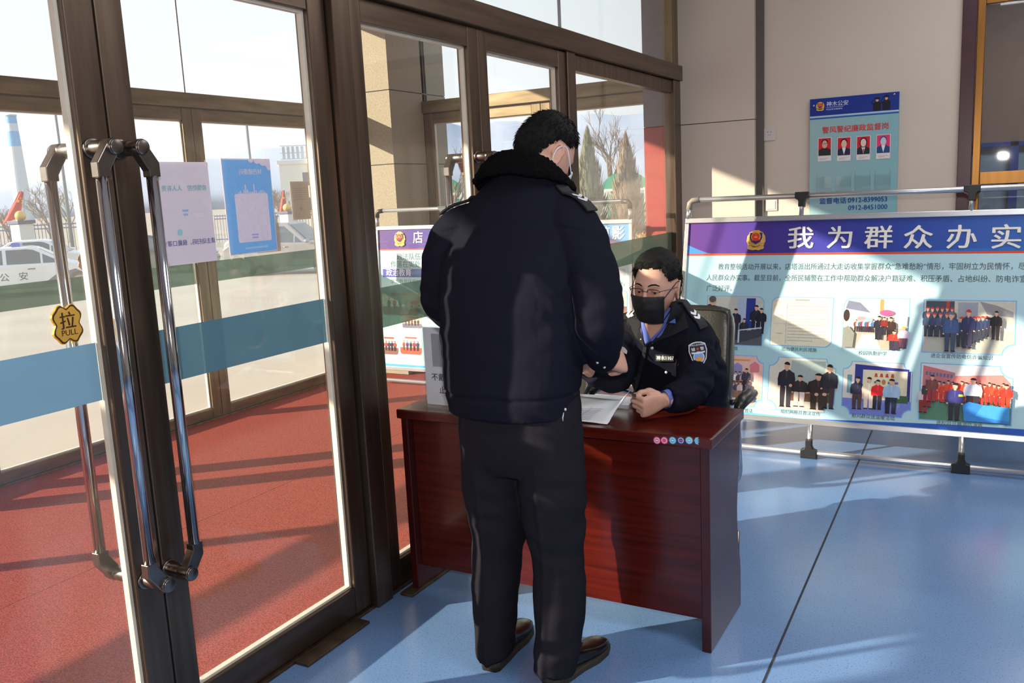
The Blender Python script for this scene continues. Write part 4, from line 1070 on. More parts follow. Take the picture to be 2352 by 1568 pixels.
# ---------------------------------------------------------------- hands
def hand(b, T, right=True, curl=((35, 45, 25),) * 4, spread=4, thumb=(30, 20, 15), thumb_dir=(.75, .55, -.35)):
    """wrist at origin, fingers along +y, back of the hand +z, thumb to +x (mirrored for the left hand)"""
    Mr = T @ (MX.Identity(4) if not right else MX.Scale(-1, 4, V((1, 0, 0))))
    # after the mirror a right hand seen from its back has the thumb on the left
    b.M = Mr
    flip0 = len(b.f)
    rows = [(0, -.02, 0, .027, .019), (0, .0, 0, .027, .018), (.001, .03, .001, .035, .018), (.001, .06, .001, .0405, .0165), (0, .085, 0, .040, .0145), (0, .098, -.002, .036, .010)]
    rg = []
    for q in spline(rows, 4): rg.append(ell_ring((q[0], q[1], q[2]), (q[3], 0, 0), (0, 0, q[4]), 18, 2.6))
    b.rings(rg)
    bx = (.0295, .0100, -.0100, -.0285); by = (.088, .093, .090, .082)
    ln = ((.044, .026, .022), (.048, .030, .023), (.044, .028, .022), (.035, .021, .020)); rd = (.0095, .0097, .0092, .0082)
    for k in range(4):
        p = V((bx[k], by[k] - .012, -.001)); a = 0.0; yaw = R(spread * (1.5 - k) * .8)
        pts = [(p.x, p.y, p.z, rd[k] * 1.12)]
        c = curl[k]
        p = p + V((math.sin(yaw) * .012, .012, 0)); pts.append((p.x, p.y, p.z, rd[k] * 1.10))
        for s_ in range(3):
            a += R(c[s_]); dr = V((math.sin(yaw) * math.cos(a), math.cos(yaw) * math.cos(a), -math.sin(a))); L = ln[k][s_]
            r0 = rd[k] * (1, .95, .86)[s_]
            m_ = p + dr * L * .5; pts.append((m_.x, m_.y, m_.z, r0 * .94))
            p = p + dr * L; pts.append((p.x, p.y, p.z, r0 * (1.0 if s_ < 2 else .62)))
        limb(b, pts, 12, 3, V((1, 0, 0)))
    d = V(thumb_dir).normalized(); p = V((.022, .018, -.006)); pts = [(p.x, p.y, p.z, .016)]
    ax_ = V((0, .35, -1)).normalized()
    for s_, (L, r0) in enumerate(((.038, .0145), (.032, .0108), (.026, .0095))):
        q = p + d * L; m_ = (p + q) / 2; pts += [(m_.x, m_.y, m_.z, r0), (q.x, q.y, q.z, r0 * (1.0 if s_ < 2 else .6))]
        p = q; d = (MX.Rotation(R(thumb[s_]), 3, V((.25, .1, .95))) @ d).normalized()
    limb(b, pts, 12, 3)
    if right:
        for i in range(flip0, len(b.f)): b.f[i] = b.f[i][::-1]
    b.M = MX.Identity(4)
def frame(o, y, z):
    """matrix with +y along y and +z near z, at o"""
    y = V(y).normalized(); z = V(z); z = (z - y * z.dot(y)).normalized(); x = y.cross(z)
    M_ = MX.Identity(4)
    for i in range(3): M_[i][0], M_[i][1], M_[i][2], M_[i][3] = x[i], y[i], z[i], V(o)[i]
    return M_

# ================================================================ standing man, seen from behind
OM = V((-1.318, 2.37, 0))
man = thing('person', 'person standing at the desk in dark navy jacket with black fur collar, back turned', 'person', OM)
def L(x, y, z): return OM + V((x, y, z))
HT = MX.Translation(L(.030, .200, 1.686)) @ MX.Rotation(R(-22), 4, 'Z') @ MX.Rotation(R(-34), 4, 'X') @ MX.Rotation(R(6), 4, 'Y') @ MX.Scale(1.05, 4)
rh = frame(L(.215, .225, 1.016), (.22, .93, -.20), (.86, -.22, .42))
lh = frame(L(-.15, .345, 1.045), (.45, .70, -.45), (-.7, .2, .6))
b = MB(); b.smooth = True
head_shape(b, HT)
b.M = MX.Translation(OM)
limb(b, [(0, .075, 1.45, .07), (.012, .12, 1.57, .062), (.035, .17, 1.66, .060)], 20, 5)
loft_z(b, [(.86, 0, 0, .15, .09), (1.15, 0, .03, .17, .10), (1.40, 0, .06, .17, .09), (1.50, 0, .075, .08, .06)])
for s_ in (-1, 1):
    limb(b, [(s_ * .09, 0, .9, .07), (s_ * .10, 0, .45, .05), (s_ * .115, -.02, .07, .04)], 14, 4)
limb(b, [(.15, .06, 1.46, .045), (.285, .01, 1.17, .042), (.215, .225, 1.016, .027, .022)], 16, 5)
limb(b, [(-.15, .06, 1.46, .045), (-.275, .03, 1.21, .042), (-.15, .345, 1.045, .026, .022)], 16, 5)
b.M = MX.Identity(4)
hand(b, rh, True, ((58, 62, 30), (64, 66, 34), (68, 70, 36), (70, 72, 38)), 2, (28, 18, 10), (.55, .75, -.45))
hand(b, lh, False, ((40, 50, 25), (46, 54, 28), (50, 58, 30), (54, 60, 30)), 3, (28, 18, 10), (.6, .7, -.4))
put(remeshed(b, .0032, 1), 'body', SKIN, man)
# hair: short crop, neck and around the ears cut high
def mask_m(th, ph):
    a = abs((ph + PI) % (2 * PI) - PI)          # 0 face .. pi back
    low = 1.02 if a < .9 else (1.02 + (a - .9) / .35 * .28 if a < 1.25 else (1.30 if a < 1.75 else 1.30 + min(1, (a - 1.75) / .55) * .72))
    return smooth01((low - th) / .28)
hb = hair_cap(HT, mask_m, .014, 3, 5200, .020); hb.build('hair', man)
# trousers
b = MB(MX.Translation(OM)); b.smooth = True
loft_z(b, [(1.0, 0, .01, .19, .125), (.90, .005, 0, .20, .128), (.82, .005, -.004, .208, .130), (.74, .003, 0, .206, .124), (.69, .003, 0, .19, .10)], 2.5)
limb(b, [(-.10, 0, .86, .10, .118), (-.103, .0, .70, .104, .112), (-.104, .01, .52, .098, .104), (-.112, .012, .40, .082, .096), (-.118, -.005, .22, .070, .092), (-.117, -.022, .09, .060, .086), (-.120, -.022, .045, .057, .084)], 28, 5, V((1, 0, 0)))
limb(b, [(.108, 0, .86, .10, .118), (.108, 0, .70, .108, .112), (.105, .012, .52, .098, .104), (.112, .018, .40, .084, .098), (.120, 0, .22, .078, .098), (.118, -.03, .10, .068, .092), (.112, -.045, .04, .060, .088)], 28, 5, V((1, 0, 0)))
def td(p, n):
    x, y, z = p[0] - OM.x, p[1] - OM.y, p[2]
    d = fold(p, 7, 7, 9, .006) + fold(p, 14, 14, 22, .0035, 3)
    for zc, am in ((.47, 1), (.62, .8), (.12, .7)): d += am * .003 * math.exp(-((z - zc) / .07) ** 2) * math.sin(60 * z + 14 * x + 4 * NZ.noise(V((x * 9, y * 9, z * 9))))
    cx = -.106 if x < 0 else .110                       # pressed crease down the back
    d += .009 * math.exp(-((x - cx) / .010) ** 2) * (1 if n[1] < -.3 else 0) * smooth01((.78 - z) / .2)
    return d
put(remeshed(b, .006, 3, td), 'trousers', NAVYT, man)
# jacket
def loft_sleeve(b, rows): limb(b, rows, 24, 6)
b = MB(MX.Translation(OM)); b.smooth = True
loft_z(b, [(.888, -.012, 0, .213, .150), (.93, -.014, 0, .216, .153), (.985, -.016, .002, .226, .156), (1.10, -.016, .01, .236, .160), (1.25, -.012, .025, .240, .162), (1.38, -.006, .045, .236, .155), (1.47, 0, .062, .212, .130), (1.53, .003, .078, .188, .122), (1.59, .008, .095, .140, .108), (1.63, .014, .110, .095, .088)], 2.5, 36)
loft_sleeve(b, [(-.13, .06, 1.475, .082), (-.205, .045, 1.445, .086), (-.252, .032, 1.37, .082), (-.272, .028, 1.28, .076), (-.276, .04, 1.215, .073), (-.250, .11, 1.155, .066), (-.21, .20, 1.10, .058), (-.170, .29, 1.062, .052), (-.158, .325, 1.050, .046)])
loft_sleeve(b, [(.13, .06, 1.485, .080), (.200, .045, 1.45, .084), (.246, .026, 1.36, .082), (.272, .012, 1.26, .079), (.280, .008, 1.185, .076), (.266, .055, 1.12, .072), (.240, .12, 1.072, .065), (.222, .17, 1.040, .057), (.214, .200, 1.024, .047)])
def jd(p, n):
    x, y, z = p[0] - OM.x, p[1] - OM.y, p[2]
    d = fold(p, 5, 5, 6, .008) + fold(p, 12, 12, 16, .004, 5)
    r_ = math.hypot(abs(x) - .24, (z - 1.27) * .7)
    if abs(x) > .14: d += .0026 * math.sin(70 * z + 40 * y + 5 * NZ.noise(V((x * 12, y * 12, z * 12)))) * math.exp(-(r_ / .16) ** 2)
    d += .001 * math.sin(46 * z - 30 * abs(x) + 4 * NZ.noise(V((x * 8, y * 8, z * 5)))) * math.exp(-((abs(x) - .17) / .06) ** 2) * smooth01((1.46 - z) / .15) * smooth01((z - .96) / .1)
    if abs(x) < .26:
        d -= .006 * math.exp(-((z - .955) / .006) ** 2)              # waistband seam
        d -= .004 * math.exp(-((z - 1.465 - .02 * math.cos(x * 9)) / .006) ** 2) * (1 if n[1] < .2 else 0)   # yoke seam
    return d
jm = remeshed(b, .006, 2, jd); JB = bvh_of(jm); put(jm, 'jacket', NAVYC, man)
# fur collar, turned down, higher at the nape
b = MB(MX.Translation(OM)); b.smooth = True
rg = []
NC = 56
for i in range(NC):
    a = 2 * PI * i / NC; ca, sa = math.cos(a), math.sin(a)
    c = V((.012 + .124 * ca, .085 + .112 * sa, 0)); c.z = 1.650 - .42 * c.y
    nrm = V((ca, sa, 0)); up = V((0, -.10, 1)).normalized() - nrm * .85; up.normalize()
    hh = .050; th = .021
    rr_ = []
    for j in range(18):
        t = 2 * PI * j / 18
        rr_.append(c + up * (hh * math.sin(t)) + nrm * (th * math.cos(t)))
    rg.append(rr_)
b.rings(rg, False, True)
def fd(p, n): return fold(p, 40, 40, 40, .005) + fold(p, 130, 130, 130, .006, 2) + fold(p, 9, 9, 9, .006, 4)
put(remeshed(b, .0045, 1, fd), 'fur_collar', FUR, man, 'black fur collar')
# mask loop and mask
MASKW = mat('white_mask_fabric', (226, 228, 234), .8, var=.03)
def mask_mesh(T, m_, bulge=.0, drop=0.0, top=.0, bot=-.118, wid=.95):
    b = MB(T); b.smooth = True; b.mat(m_); rows_o = []; rows_i = []
    for i in range(13):
        t = i / 12; z0 = -.012 + (bot + .012) * t
        ro = []; ri = []
        for j in range(25):
            a = -wid + 2 * wid * j / 24
            th = math.acos(max(-1, min(1, (z0 if z0 > -.112 else -.112) / .118)))
            p = head_point(th, a)
            fx = 1 - (a / wid) ** 2
            yb = .098 * math.cos(a * .80) + .008
            wx = math.sin(a) * (.080 - .020 * t * t)
            p2 = V((wx, max(p.y + .004, yb * (1 - .30 * t * t) + .012 * fx * (1 - abs(2 * t - .7))), z0 - .004 * fx * t))
            p2 = p2 + V((0, .0016 * math.sin(t * 6 * PI) * fx, 0))
            ro.append(p2); ri.append(p2 - V((0, .0035, 0)))
        rows_o.append(ro); rows_i.append(ri)
    n = 25; vs_ = [p for r_ in rows_o for p in r_] + [p for r_ in rows_i for p in r_]; N = 13 * n; fs = []
    for i in range(12):
        for j in range(n - 1):
            a = i * n + j; fs.append((a, a + n, a + n + 1, a + 1)); fs.append((N + a, N + a + 1, N + a + n + 1, N + a + n))
    bd = [j for j in range(n)] + [i * n + n - 1 for i in range(1, 13)] + [12 * n + j for j in range(n - 2, -1, -1)] + [i * n for i in range(11, 0, -1)]
    for k in range(len(bd)):
        a, c = bd[k], bd[(k + 1) % len(bd)]; fs.append((a, c, N + c, N + a))
    b.add(vs_, fs)
    return b, rows_o
def ear_loops(T, rows_o, m_, r_, par):
    for s_, j in ((-1, 0), (1, 24)):
        b = MB(T); b.smooth = True; b.mat(m_)
        up, dn = rows_o[1][j], rows_o[11][j]
        pts = spline([tuple(up), tuple(V((s_ * .079, .030, .012))), tuple(V((s_ * .085, -.002, .026))), tuple(V((s_ * .088, -.026, .004))), tuple(V((s_ * .084, -.022, -.030))), tuple(V((s_ * .076, .012, -.055))), tuple(dn)], 5)
        b.tube([V(p) for p in pts], r_, 8); b.build('ear_loop', par)
mb, ro = mask_mesh(HT, MASKW); mk = mb.build('face_mask', man, label='white face mask')
ear_loops(HT, ro, MASKW, .0017, mk)
# shoulder boards
def strap(b, A, B, up, w, th, m_, bars=()):
    A, B, up = V(A), V(B), V(up).normalized(); d = (B - A); Ln = d.length; d.normalize(); sd = d.cross(up).normalized(); up = sd.cross(d)
    b.mat(m_); pts = [(-w / 2, 0), (w / 2, 0), (w / 2, Ln), (-w / 2, Ln)]
    b.prism(pts, A, sd, d, up * th)
    b.mat(mat('silver_braid', (226, 226, 232), .5, .2, var=.06))
    for t in bars:
        b.prism([(-w * .42, Ln * t), (0, Ln * t + .012), (w * .42, Ln * t), (w * .42, Ln * t + .007), (0, Ln * t + .019), (-w * .42, Ln * t + .007)], A + up * th, sd, d, up * .0015)
DARKC = mat('dark_epaulette', (20, 20, 28), .7, var=.1)
BRAID = mat('silver_braid', (232, 232, 236), .5, .15, var=.05)
def ribbon(b, pts, nr, w, th, m_):
    """cloth strip of width w lying on surface points pts with normals nr"""
    b.mat(m_); rg = []; k = len(pts)
    for i in range(k):
        d = (pts[min(i + 1, k - 1)] - pts[max(i - 1, 0)]).normalized(); sd = d.cross(nr[i]).normalized(); u = sd.cross(d)
        rg.append([pts[i] - sd * w / 2, pts[i] + sd * w / 2, pts[i] + sd * w / 2 + u * th, pts[i] - sd * w / 2 + u * th])
    b.rings(rg, True, False, False)
def shoulder_strap(bvh, A, B, par, lab):
    """dark strap with two silver chevrons laid over the shoulder from A to B (x, y)"""
    P_, N_ = [], []
    for k in range(10):
        t = k / 9.0; h = bvh.ray_cast(V((A[0] + (B[0] - A[0]) * t, A[1] + (B[1] - A[1]) * t, 2.2)), V((0, 0, -1)))
        P_.append(h[0] + h[1] * .004); N_.append(h[1])
    N_ = [(N_[max(i - 1, 0)] + N_[i] + N_[min(i + 1, 9)]).normalized() for i in range(10)]
    b = MB(); ribbon(b, P_, N_, .048, .006, DARKC); ep = b.build('epaulette', par, .001, label='dark shoulder strap')
    for t0 in (.50, .66):
        b = MB()
        for s_ in (-1, 1):
            q = []; nn = []
            for u in (0, .5, 1):
                f_ = (t0 + .10 * (1 - u)) * 9; i0 = int(f_); p = P_[i0].lerp(P_[min(i0 + 1, 9)], f_ - i0); d = (P_[9] - P_[0]).normalized(); sd = d.cross(N_[i0]).normalized()
                q.append(p + N_[i0] * .0072 + sd * (s_ * .021 * u)); nn.append(N_[i0])
            ribbon(b, q, nn, .011, .0015, BRAID)
        b.build('chevron', ep, label='silver chevron')
for s_ in (-1, 1):
    shoulder_strap(JB, (OM.x + s_ * .150, OM.y + .055), (OM.x + s_ * .262, OM.y + .030), man, '')
# snap buttons on the waistband tab and the right cuff
def on_skin(bvh, px, py, push=0.0):
    d = ray(px, py).normalized(); h = bvh.ray_cast(EYE, d); p = h[0] if h[0] is not None else EYE + d * 2.9
    return p - d * push, (h[1] if h[0] is not None else -d)
def stud(par, bvh, px, py, r_, name, lab):
    p, n = on_skin(bvh, px, py, .001); b = MB(); b.smooth = True; b.mat(SILVER); b.sphere(p, r_, r_ * .7, r_, 12, 8); b.build(name, par, label=lab)
for q in ((1298, 940), (1322, 938)): stud(man, JB, q[0], q[1], .005, 'snap_button', 'small silver snap button')
for q in ((1388, 843), (1372, 832)): stud(man, JB, q[0], q[1], .005, 'cuff_button', 'small silver cuff button')
b = MB(); b.smooth = True; b.mat(SILVER)
p = on_skin(JB, 1296, 948)[0] + V((0, -.012, -.004)); b.tube([p + V((0, .008, .006)), p + V((0, 0, -.008)), p + V((.001, -.001, -.018))], [.0016, .002, .0014], 8)
b.build('zip_pull', man, label='small silver zip pull hanging at the hem')
# shoes
def shoe(par, hx, hy, ang, name='shoe'):
    T = MX.Translation(OM + V((hx, hy, 0))) @ rot2(R(ang))
    b = MB(T); b.smooth = True; b.mat(SHOE)
    rows = [(-.005, .030, .055, .044), (.03, .036, .058, .050), (.08, .038, .060, .050), (.13, .040, .048, .038), (.19, .047, .040, .030), (.24, .044, .036, .024), (.275, .030, .032, .018), (.288, .010, .028, .010)]
    rg = []
    for q in spline(rows, 4): rg.append(ell_ring((0, q[0], q[2]), (q[1], 0, 0), (0, 0, q[3] * .72), 20, 2.6))
    b.rings(rg); o_ = b.build(name, par)
    b = MB(T); b.mat(SOLE)
    out_ = [(.036, -.01), (.040, .06), (.040, .12), (.050, .19), (.044, .25), (.024, .290), (-.024, .290), (-.044, .25), (-.050, .19), (-.040, .12), (-.040, .06), (-.036, -.01), (-.024, -.028), (.024, -.028)]
    b.prism(out_, (0, 0, 0), (1, 0, 0), (0, 1, 0), (0, 0, .022)); b.prism([(.036, -.01), (.04, .07), (-.04, .07), (-.036, -.01), (-.024, -.028), (.024, -.028)], (0, 0, .0), (1, 0, 0), (0, 1, 0), (0, 0, .032))
    b.build('sole', o_, .004, label='worn brown-grey sole')
    b = MB(T); b.smooth = True; b.mat(SHOE)
    b.tube([(-.034, .10, .082), (-.018, .135, .088), (.018, .135, .088), (.034, .10, .082)], .004, 8); b.build('tongue_seam', o_)
shoe(man, -.118, -.050, 4); shoe(man, .112, -.055, -12)

# ================================================================ seated officer
OO = V((-1.09, 3.32, 0))
off = thing('person', 'seated person in navy uniform with black face mask and glasses behind the desk', 'person', OO)
FT = MX.Translation((-1.092, 3.048, 1.205)) @ MX.Rotation(R(180 - 6), 4, 'Z') @ MX.Rotation(R(-7), 4, 'X') @ MX.Rotation(R(-3), 4, 'Y')
# wrist frames: left fist lies on the desk, right hand reaches towards the standing man
ARM_L = [(-1.03, 3.185, 1.03, .072), (-1.0, 3.165, 1.0, .076), (-.972, 3.125, .93, .073), (-.958, 3.055, .86, .068), (-.955, 2.995, .832, .062), (-.975, 2.93, .828, .056), (-1.0, 2.888, .826, .047)]
ARM_R = [(-1.18, 3.185, 1.035, .075), (-1.24, 3.15, 1.0, .076), (-1.262, 3.09, .93, .070), (-1.245, 3.02, .872, .066), (-1.255, 2.95, .880, .058), (-1.282, 2.86, .920, .046)]
lfist = frame((-1.012, 2.868, .826), (-.48, -.86, -.12), (.84, -.45, -.22))
rhand = frame((-1.292, 2.82, .945), (.35, -.30, .88), (-.6, -.75, -.1))
b = MB(); b.smooth = True
head_shape(b, FT)
limb(b, [(-1.09, 3.16, 1.0, .07), (-1.091, 3.12, 1.08, .056), (-1.092, 3.085, 1.15, .056)], 20, 5)
loft_z(b, [(.50, -1.08, 3.42, .15, .10), (.80, -1.085, 3.29, .15, .09), (.98, -1.09, 3.20, .15, .085), (1.05, -1.09, 3.17, .08, .06)])
limb(b, [tuple(q[:3]) + (min(.045, q[3] * .6),) for q in ARM_L] + [(-1.012, 2.868, .822, .027, .022)], 16, 5)
limb(b, [tuple(q[:3]) + (min(.045, q[3] * .6),) for q in ARM_R] + [(-1.292, 2.82, .945, .026, .022)], 16, 5)
for s_ in (-1, 1): limb(b, [(-1.08 + s_ * .09, 3.42, .54, .07), (-1.08 + s_ * .11, 3.02, .52, .055), (-1.08 + s_ * .11, 3.0, .48, .05), (-1.08 + s_ * .11, 3.08, .08, .038)], 14, 5)
hand(b, lfist, False, ((80, 96, 48), (84, 98, 50), (86, 98, 50), (88, 98, 50)), 0, (30, 38, 26), (.50, .80, -.42))
hand(b, rhand, True, ((38, 46, 26), (44, 50, 28), (48, 54, 30), (52, 56, 30)), 2, (24, 16, 10), (.55, .75, -.4))
put(remeshed(b, .0030, 1), 'body', SKIN, off)
def mask_o(th, ph):
    a = abs((ph + PI) % (2 * PI) - PI)
    low = .90 - .05 * math.cos(ph * 3 + .6) if a < .80 else (.90 + (a - .80) / .30 * .42 if a < 1.1 else (1.32 if a < 1.75 else 1.32 + min(1, (a - 1.75) / .6) * .6))
    return smooth01((low - th) / .22)
hair_cap(FT, mask_o, .024, 11, 2600, .020).build('hair', off)
# eyes, brows
EYEW = mat('eye_white', (216, 208, 202), .3, var=.03); IRIS = mat('dark_iris', (30, 20, 16), .15, var=.1)
for s_ in (-1, 1):
    b = MB(FT); b.smooth = True; b.mat(EYEW); b.sphere((s_ * .031, .0755, .002), .0135, .0115, .0075, 16, 10)
    b.mat(IRIS); b.sphere((s_ * .031 - .002, .0845, -.0005), .0055, .0035, .0050, 12, 8)
    b.build('eye', off, label='half-closed dark eye')
    b = MB(FT); b.smooth = True; b.mat(SKIN)
    b.tube([(s_ * .031 - .0145, .0800, .0035), (s_ * .031 - .006, .0882, .0062), (s_ * .031 + .006, .0882, .0062), (s_ * .031 + .0145, .0790, .0035)], [.0018, .0036, .0036, .0018], 8); b.build('eyelid', off)
    b = MB(FT); b.smooth = True; b.mat(HAIR)
    pts = [head_point(math.acos((z) / .118), s_ * a) + V((0, .0012, 0)) for a, z in ((.16, .024), (.34, .029), (.52, .029), (.70, .023))]
    b.tube(pts, [.0018, .0030, .0028, .0012], 8); b.build('eyebrow', off)
# glasses
LENS = sheet_mat('spectacle_lens', 1.6, .01, tint=(.96, .9, .9)); WIRE = mat('grey_wire_frame', (96, 96, 98), .3, .9, var=.05)
gl_ = MB(FT); gl_.smooth = True; gl_.mat(WIRE)
for s_ in (-1, 1):
    c = V((s_ * .033, .098, -.001))
    top = [c + V((x, -abs(x) * .10 * 1 - .0, z)) for x, z in ((-.024, .006), (-.022, .0125), (-.012, .0145), (.012, .0145), (.022, .0125), (.024, .006))]
    gl_.tube(top, .0017, 8)
    gl_.tube([c + V((s_ * .024, -.003, .009)), V((s_ * .068, .082, .010)), V((s_ * .079, .03, .006)), V((s_ * .081, -.008, .004)), V((s_ * .080, -.022, -.012))], .0013, 8)
gl_.tube([V((-.010, .0965, .003)), V((-.004, .100, .006)), V((.004, .100, .006)), V((.010, .0965, .003))], .0012, 8)
g_o = gl_.build('glasses', off, label='thin-framed rectangular glasses')
for s_ in (-1, 1):
    b = MB(FT); b.mat(LENS); c = V((s_ * .033, .0985, -.003))
    b.prism([(q[0], q[1]) for q in rrect(-.024, -.016, .024, .017, .008)], c, V((1, -.1 * s_, 0)).normalized(), (0, 0, 1), (0, -.001, 0)); b.build('lens', g_o)
MASKB = mat('black_mask_fabric', (26, 26, 28), .7, var=.1, scale=60)
mb, ro = mask_mesh(FT, MASKB); mk = mb.build('face_mask', off, label='black pleated face mask')
ear_loops(FT, ro, MASKB, .0016, mk)
# uniform jacket
b = MB(); b.smooth = True
loft_z(b, [(.56, -1.09, 3.40, .168, .14), (.70, -1.095, 3.335, .168, .145), (.80, -1.095, 3.290, .19, .145), (.92, -1.105, 3.235, .190, .138), (1.0, -1.105, 3.195, .182, .122), (1.05, -1.10, 3.165, .158, .10), (1.085, -1.091, 3.145, .115, .085), (1.115, -1.091, 3.13, .088, .078), (1.135, -1.091, 3.12, .080, .074)], 2.4, 32)
limb(b, ARM_L, 22, 6); limb(b, ARM_R, 22, 6)
for s_ in (-1, 1): limb(b, [(-1.095 + s_ * .085, 3.42, .53, .082), (-1.09 + s_ * .10, 3.02, .53, .075), (-1.08 + s_ * .11, 2.99, .47, .07), (-1.08 + s_ * .11, 3.06, .10, .055)], 18, 5)
def od(p, n):
    d = fold(p, 7, 7, 8, .007, 1) + fold(p, 16, 16, 18, .0035, 6)
    x = p[0] + 1.09
    if abs(x) > .11: d += .005 * math.sin(95 * p[2] + 40 * p[1] + 5 * NZ.noise(V((p[0] * 12, p[1] * 12, p[2] * 12)))) * math.exp(-((p[2] - .90) / .09) ** 2)
    return d
um = remeshed(b, .0055, 2, od); UB = bvh_of(um); put(um, 'uniform', NAVYC, off)
SHIRT = mat('blue_shirt', (92, 112, 190), .7, var=.05, scale=50)
def surf(px, py, push=0.0): return on_skin(UB, px, py, push + .003)[0]
b = MB(); b.smooth = True; b.mat(SHIRT)
b.rings([ell_ring((-1.092, 3.118 - .022 * t, 1.055 + .07 * t), (.078 - .012 * t, 0, 0), (0, .076 - .008 * t, -.02), 28, 2) for t in (0, .3, .6, .85)], False)
def patch(b, pxs, push=.0, th=.004):
    """small curved patch on the chest following outline pixels (fan of strips)"""
    top = [surf(x, y, push) for x, y in pxs]; c = sum(top, V((0, 0, 0))) / len(top); n = len(top)
    nrm = -ray(*pxs[0]).normalized()
    a = top; bo = [p - nrm * th for p in top]
    fs = [list(range(n)), [n + i for i in range(n)][::-1]] + [(i, n + i, n + (i + 1) % n, (i + 1) % n) for i in range(n)]
    b.add(a + bo, fs, False)
b.smooth = False
patch(b, [(1471, 730), (1483, 760), (1505, 770), (1530, 738), (1535, 730), (1528, 760), (1482, 792), (1474, 762)], .004)
b.build('shirt', off, label='light blue shirt in the jacket opening')
b = MB(); b.mat(SKIN); patch(b, [(1480, 742), (1524, 742), (1516, 757), (1494, 778), (1484, 762)], .0075, .003); b.build('throat', off)
b = MB(); b.mat(SHIRT)
patch(b, [(1470, 734), (1478, 740), (1494, 778), (1482, 790), (1472, 762)], .011, .004); patch(b, [(1532, 728), (1536, 738), (1520, 768), (1498, 790), (1494, 778), (1516, 757)], .011, .004)
b.build('shirt_collar', off, .001, label='light blue open shirt collar')
b = MB(); b.mat(mat('black_jacket_collar', (22, 22, 26), .9, var=.2, scale=120))
patch(b, [(1462, 724), (1470, 736), (1474, 766), (1480, 796), (1462, 778), (1430, 752), (1436, 730)], .014, .008)
patch(b, [(1540, 694), (1552, 690), (1572, 716), (1582, 752), (1540, 772), (1482, 794), (1500, 782), (1528, 748), (1538, 722)], .014, .008)
b.build('jacket_collar', off, .003, label='black turned-down jacket collar')
b = MB(); zp = [on_skin(UB, 1482 - 26 * (k / 9) ** 1.2, 796 + 114 * k / 9, .004) for k in range(10)]
ribbon(b, [q[0] for q in zp], [q[1] for q in zp], .014, .003, DARKC); b.build('zip_placket', off)
for q in ((1498, 799, .006), (1530, 855, .006), (1472, 779, .003)):
    p = surf(q[0], q[1], .010 if q[0] == 1472 else .006); r_ = q[2]; b = MB(); b.smooth = True; b.mat(SILVER); b.sphere(p, r_, r_ * .6, r_, 12, 8); b.build('uniform_button', off, label='round silver uniform button')
# name strip on the left breast, silver badge on the right breast
def badge_frame(px, py, push):
    p = surf(px, py, push); q = surf(px + 12, py, push); ax_ = (q - p).normalized(); up = V((0, .15, 1)); up = (up - ax_ * up.dot(ax_)).normalized()
    return p, ax_, up
p, ax_, up = badge_frame(1508, 826, .006)
b = MB(); b.mat(mat('black_name_strip', (16, 16, 20), .7)); b.prism([(-.004, -.006), (.068, -.006), (.068, .020), (-.004, .020)], p, ax_, up, ax_.cross(up) * .003); nb_ = b.build('name_strip', off, .001)
b = MB(); b.mat(mat('reflective_thread', (238, 236, 226), .5, var=.03)); b.text('神木1107', .0185, p + ax_.cross(up) * .0033, ax_, up, bold=.02, sx_=.92); b.build('lettering', nb_)
p, ax_, up = badge_frame(1432, 808, .012)
b = MB(); b.mat(SILVER); b.prism([(-.012, .012), (-.004, .020), (.004, .016), (.014, .004), (.012, -.008), (-.006, .0), (-.012, .004)], p, ax_, up, ax_.cross(up) * .003); b.build('silver_badge', off, label='silver police chest badge')
# arm patch on the left sleeve
def disc_pts(pts, o, ax_, up, b, m_, lift, th=.001):
    b.mat(m_); nn = ax_.cross(up).normalized(); b.prism(pts, V(o) + nn * lift, ax_, up, nn * th)
pc_, nrm = on_skin(UB, 1604, 812, .005); nrm = (nrm + V((.2, -.9, .1))).normalized(); up = V((-.1, -.1, 1)); up = (up - nrm * up.dot(nrm)).normalized(); ax_ = up.cross(nrm)
shield = [(-.030, .036), (-.016, .043), (0, .045), (.016, .043), (.030, .036), (.033, .010), (.026, -.022), (.012, -.042), (0, -.047), (-.012, -.042), (-.026, -.022), (-.033, .010)]
b = MB()
disc_pts(shield, pc_, ax_, up, b, flat((206, 208, 212)), 0, .003)
disc_pts([(x * .9, y * .9) for x, y in shield], pc_, ax_, up, b, flat((24, 26, 40)), .003)
disc_pts(circ(0, -.014, .020, .021), pc_, ax_, up, b, flat((200, 204, 212)), .004); disc_pts(circ(0, -.014, .017, .018), pc_, ax_, up, b, flat((120, 150, 200)), .005)
disc_pts([(-.014, -.022), (.014, -.022), (.010, -.030), (-.010, -.030)], pc_, ax_, up, b, flat((206, 140, 50)), .006); disc_pts([(-.010, -.022), (-.006, -.016), (0, -.011), (.006, -.016), (.010, -.022)], pc_, ax_, up, b, flat((206, 140, 50)), .006)
disc_pts([(-.024, .006), (0, .003), (.024, .006), (.024, .0), (0, -.003), (-.024, .0)], pc_, ax_, up, b, flat((196, 206, 226)), .006)
disc_pts([(.0075 * (1 if k % 2 == 0 else .42) * math.sin(PI * k / 5), .0165 + .0075 * (1 if k % 2 == 0 else .42) * math.cos(PI * k / 5)) for k in range(10)][::-1], pc_, ax_, up, b, flat((206, 52, 36)), .005)
b.mat(flat((206, 208, 216))); nn = ax_.cross(up)
b.text('辅', .014, pc_ + nn * .0055 + ax_ * -.016 + up * .011, ax_, up, 'CENTER', .02); b.text('警', .014, pc_ + nn * .0055 + ax_ * .016 + up * .011, ax_, up, 'CENTER', .02)
b.text('中华人民共和国', .0075, pc_ + nn * .0055 + up * .029, ax_, up, 'CENTER', .02)
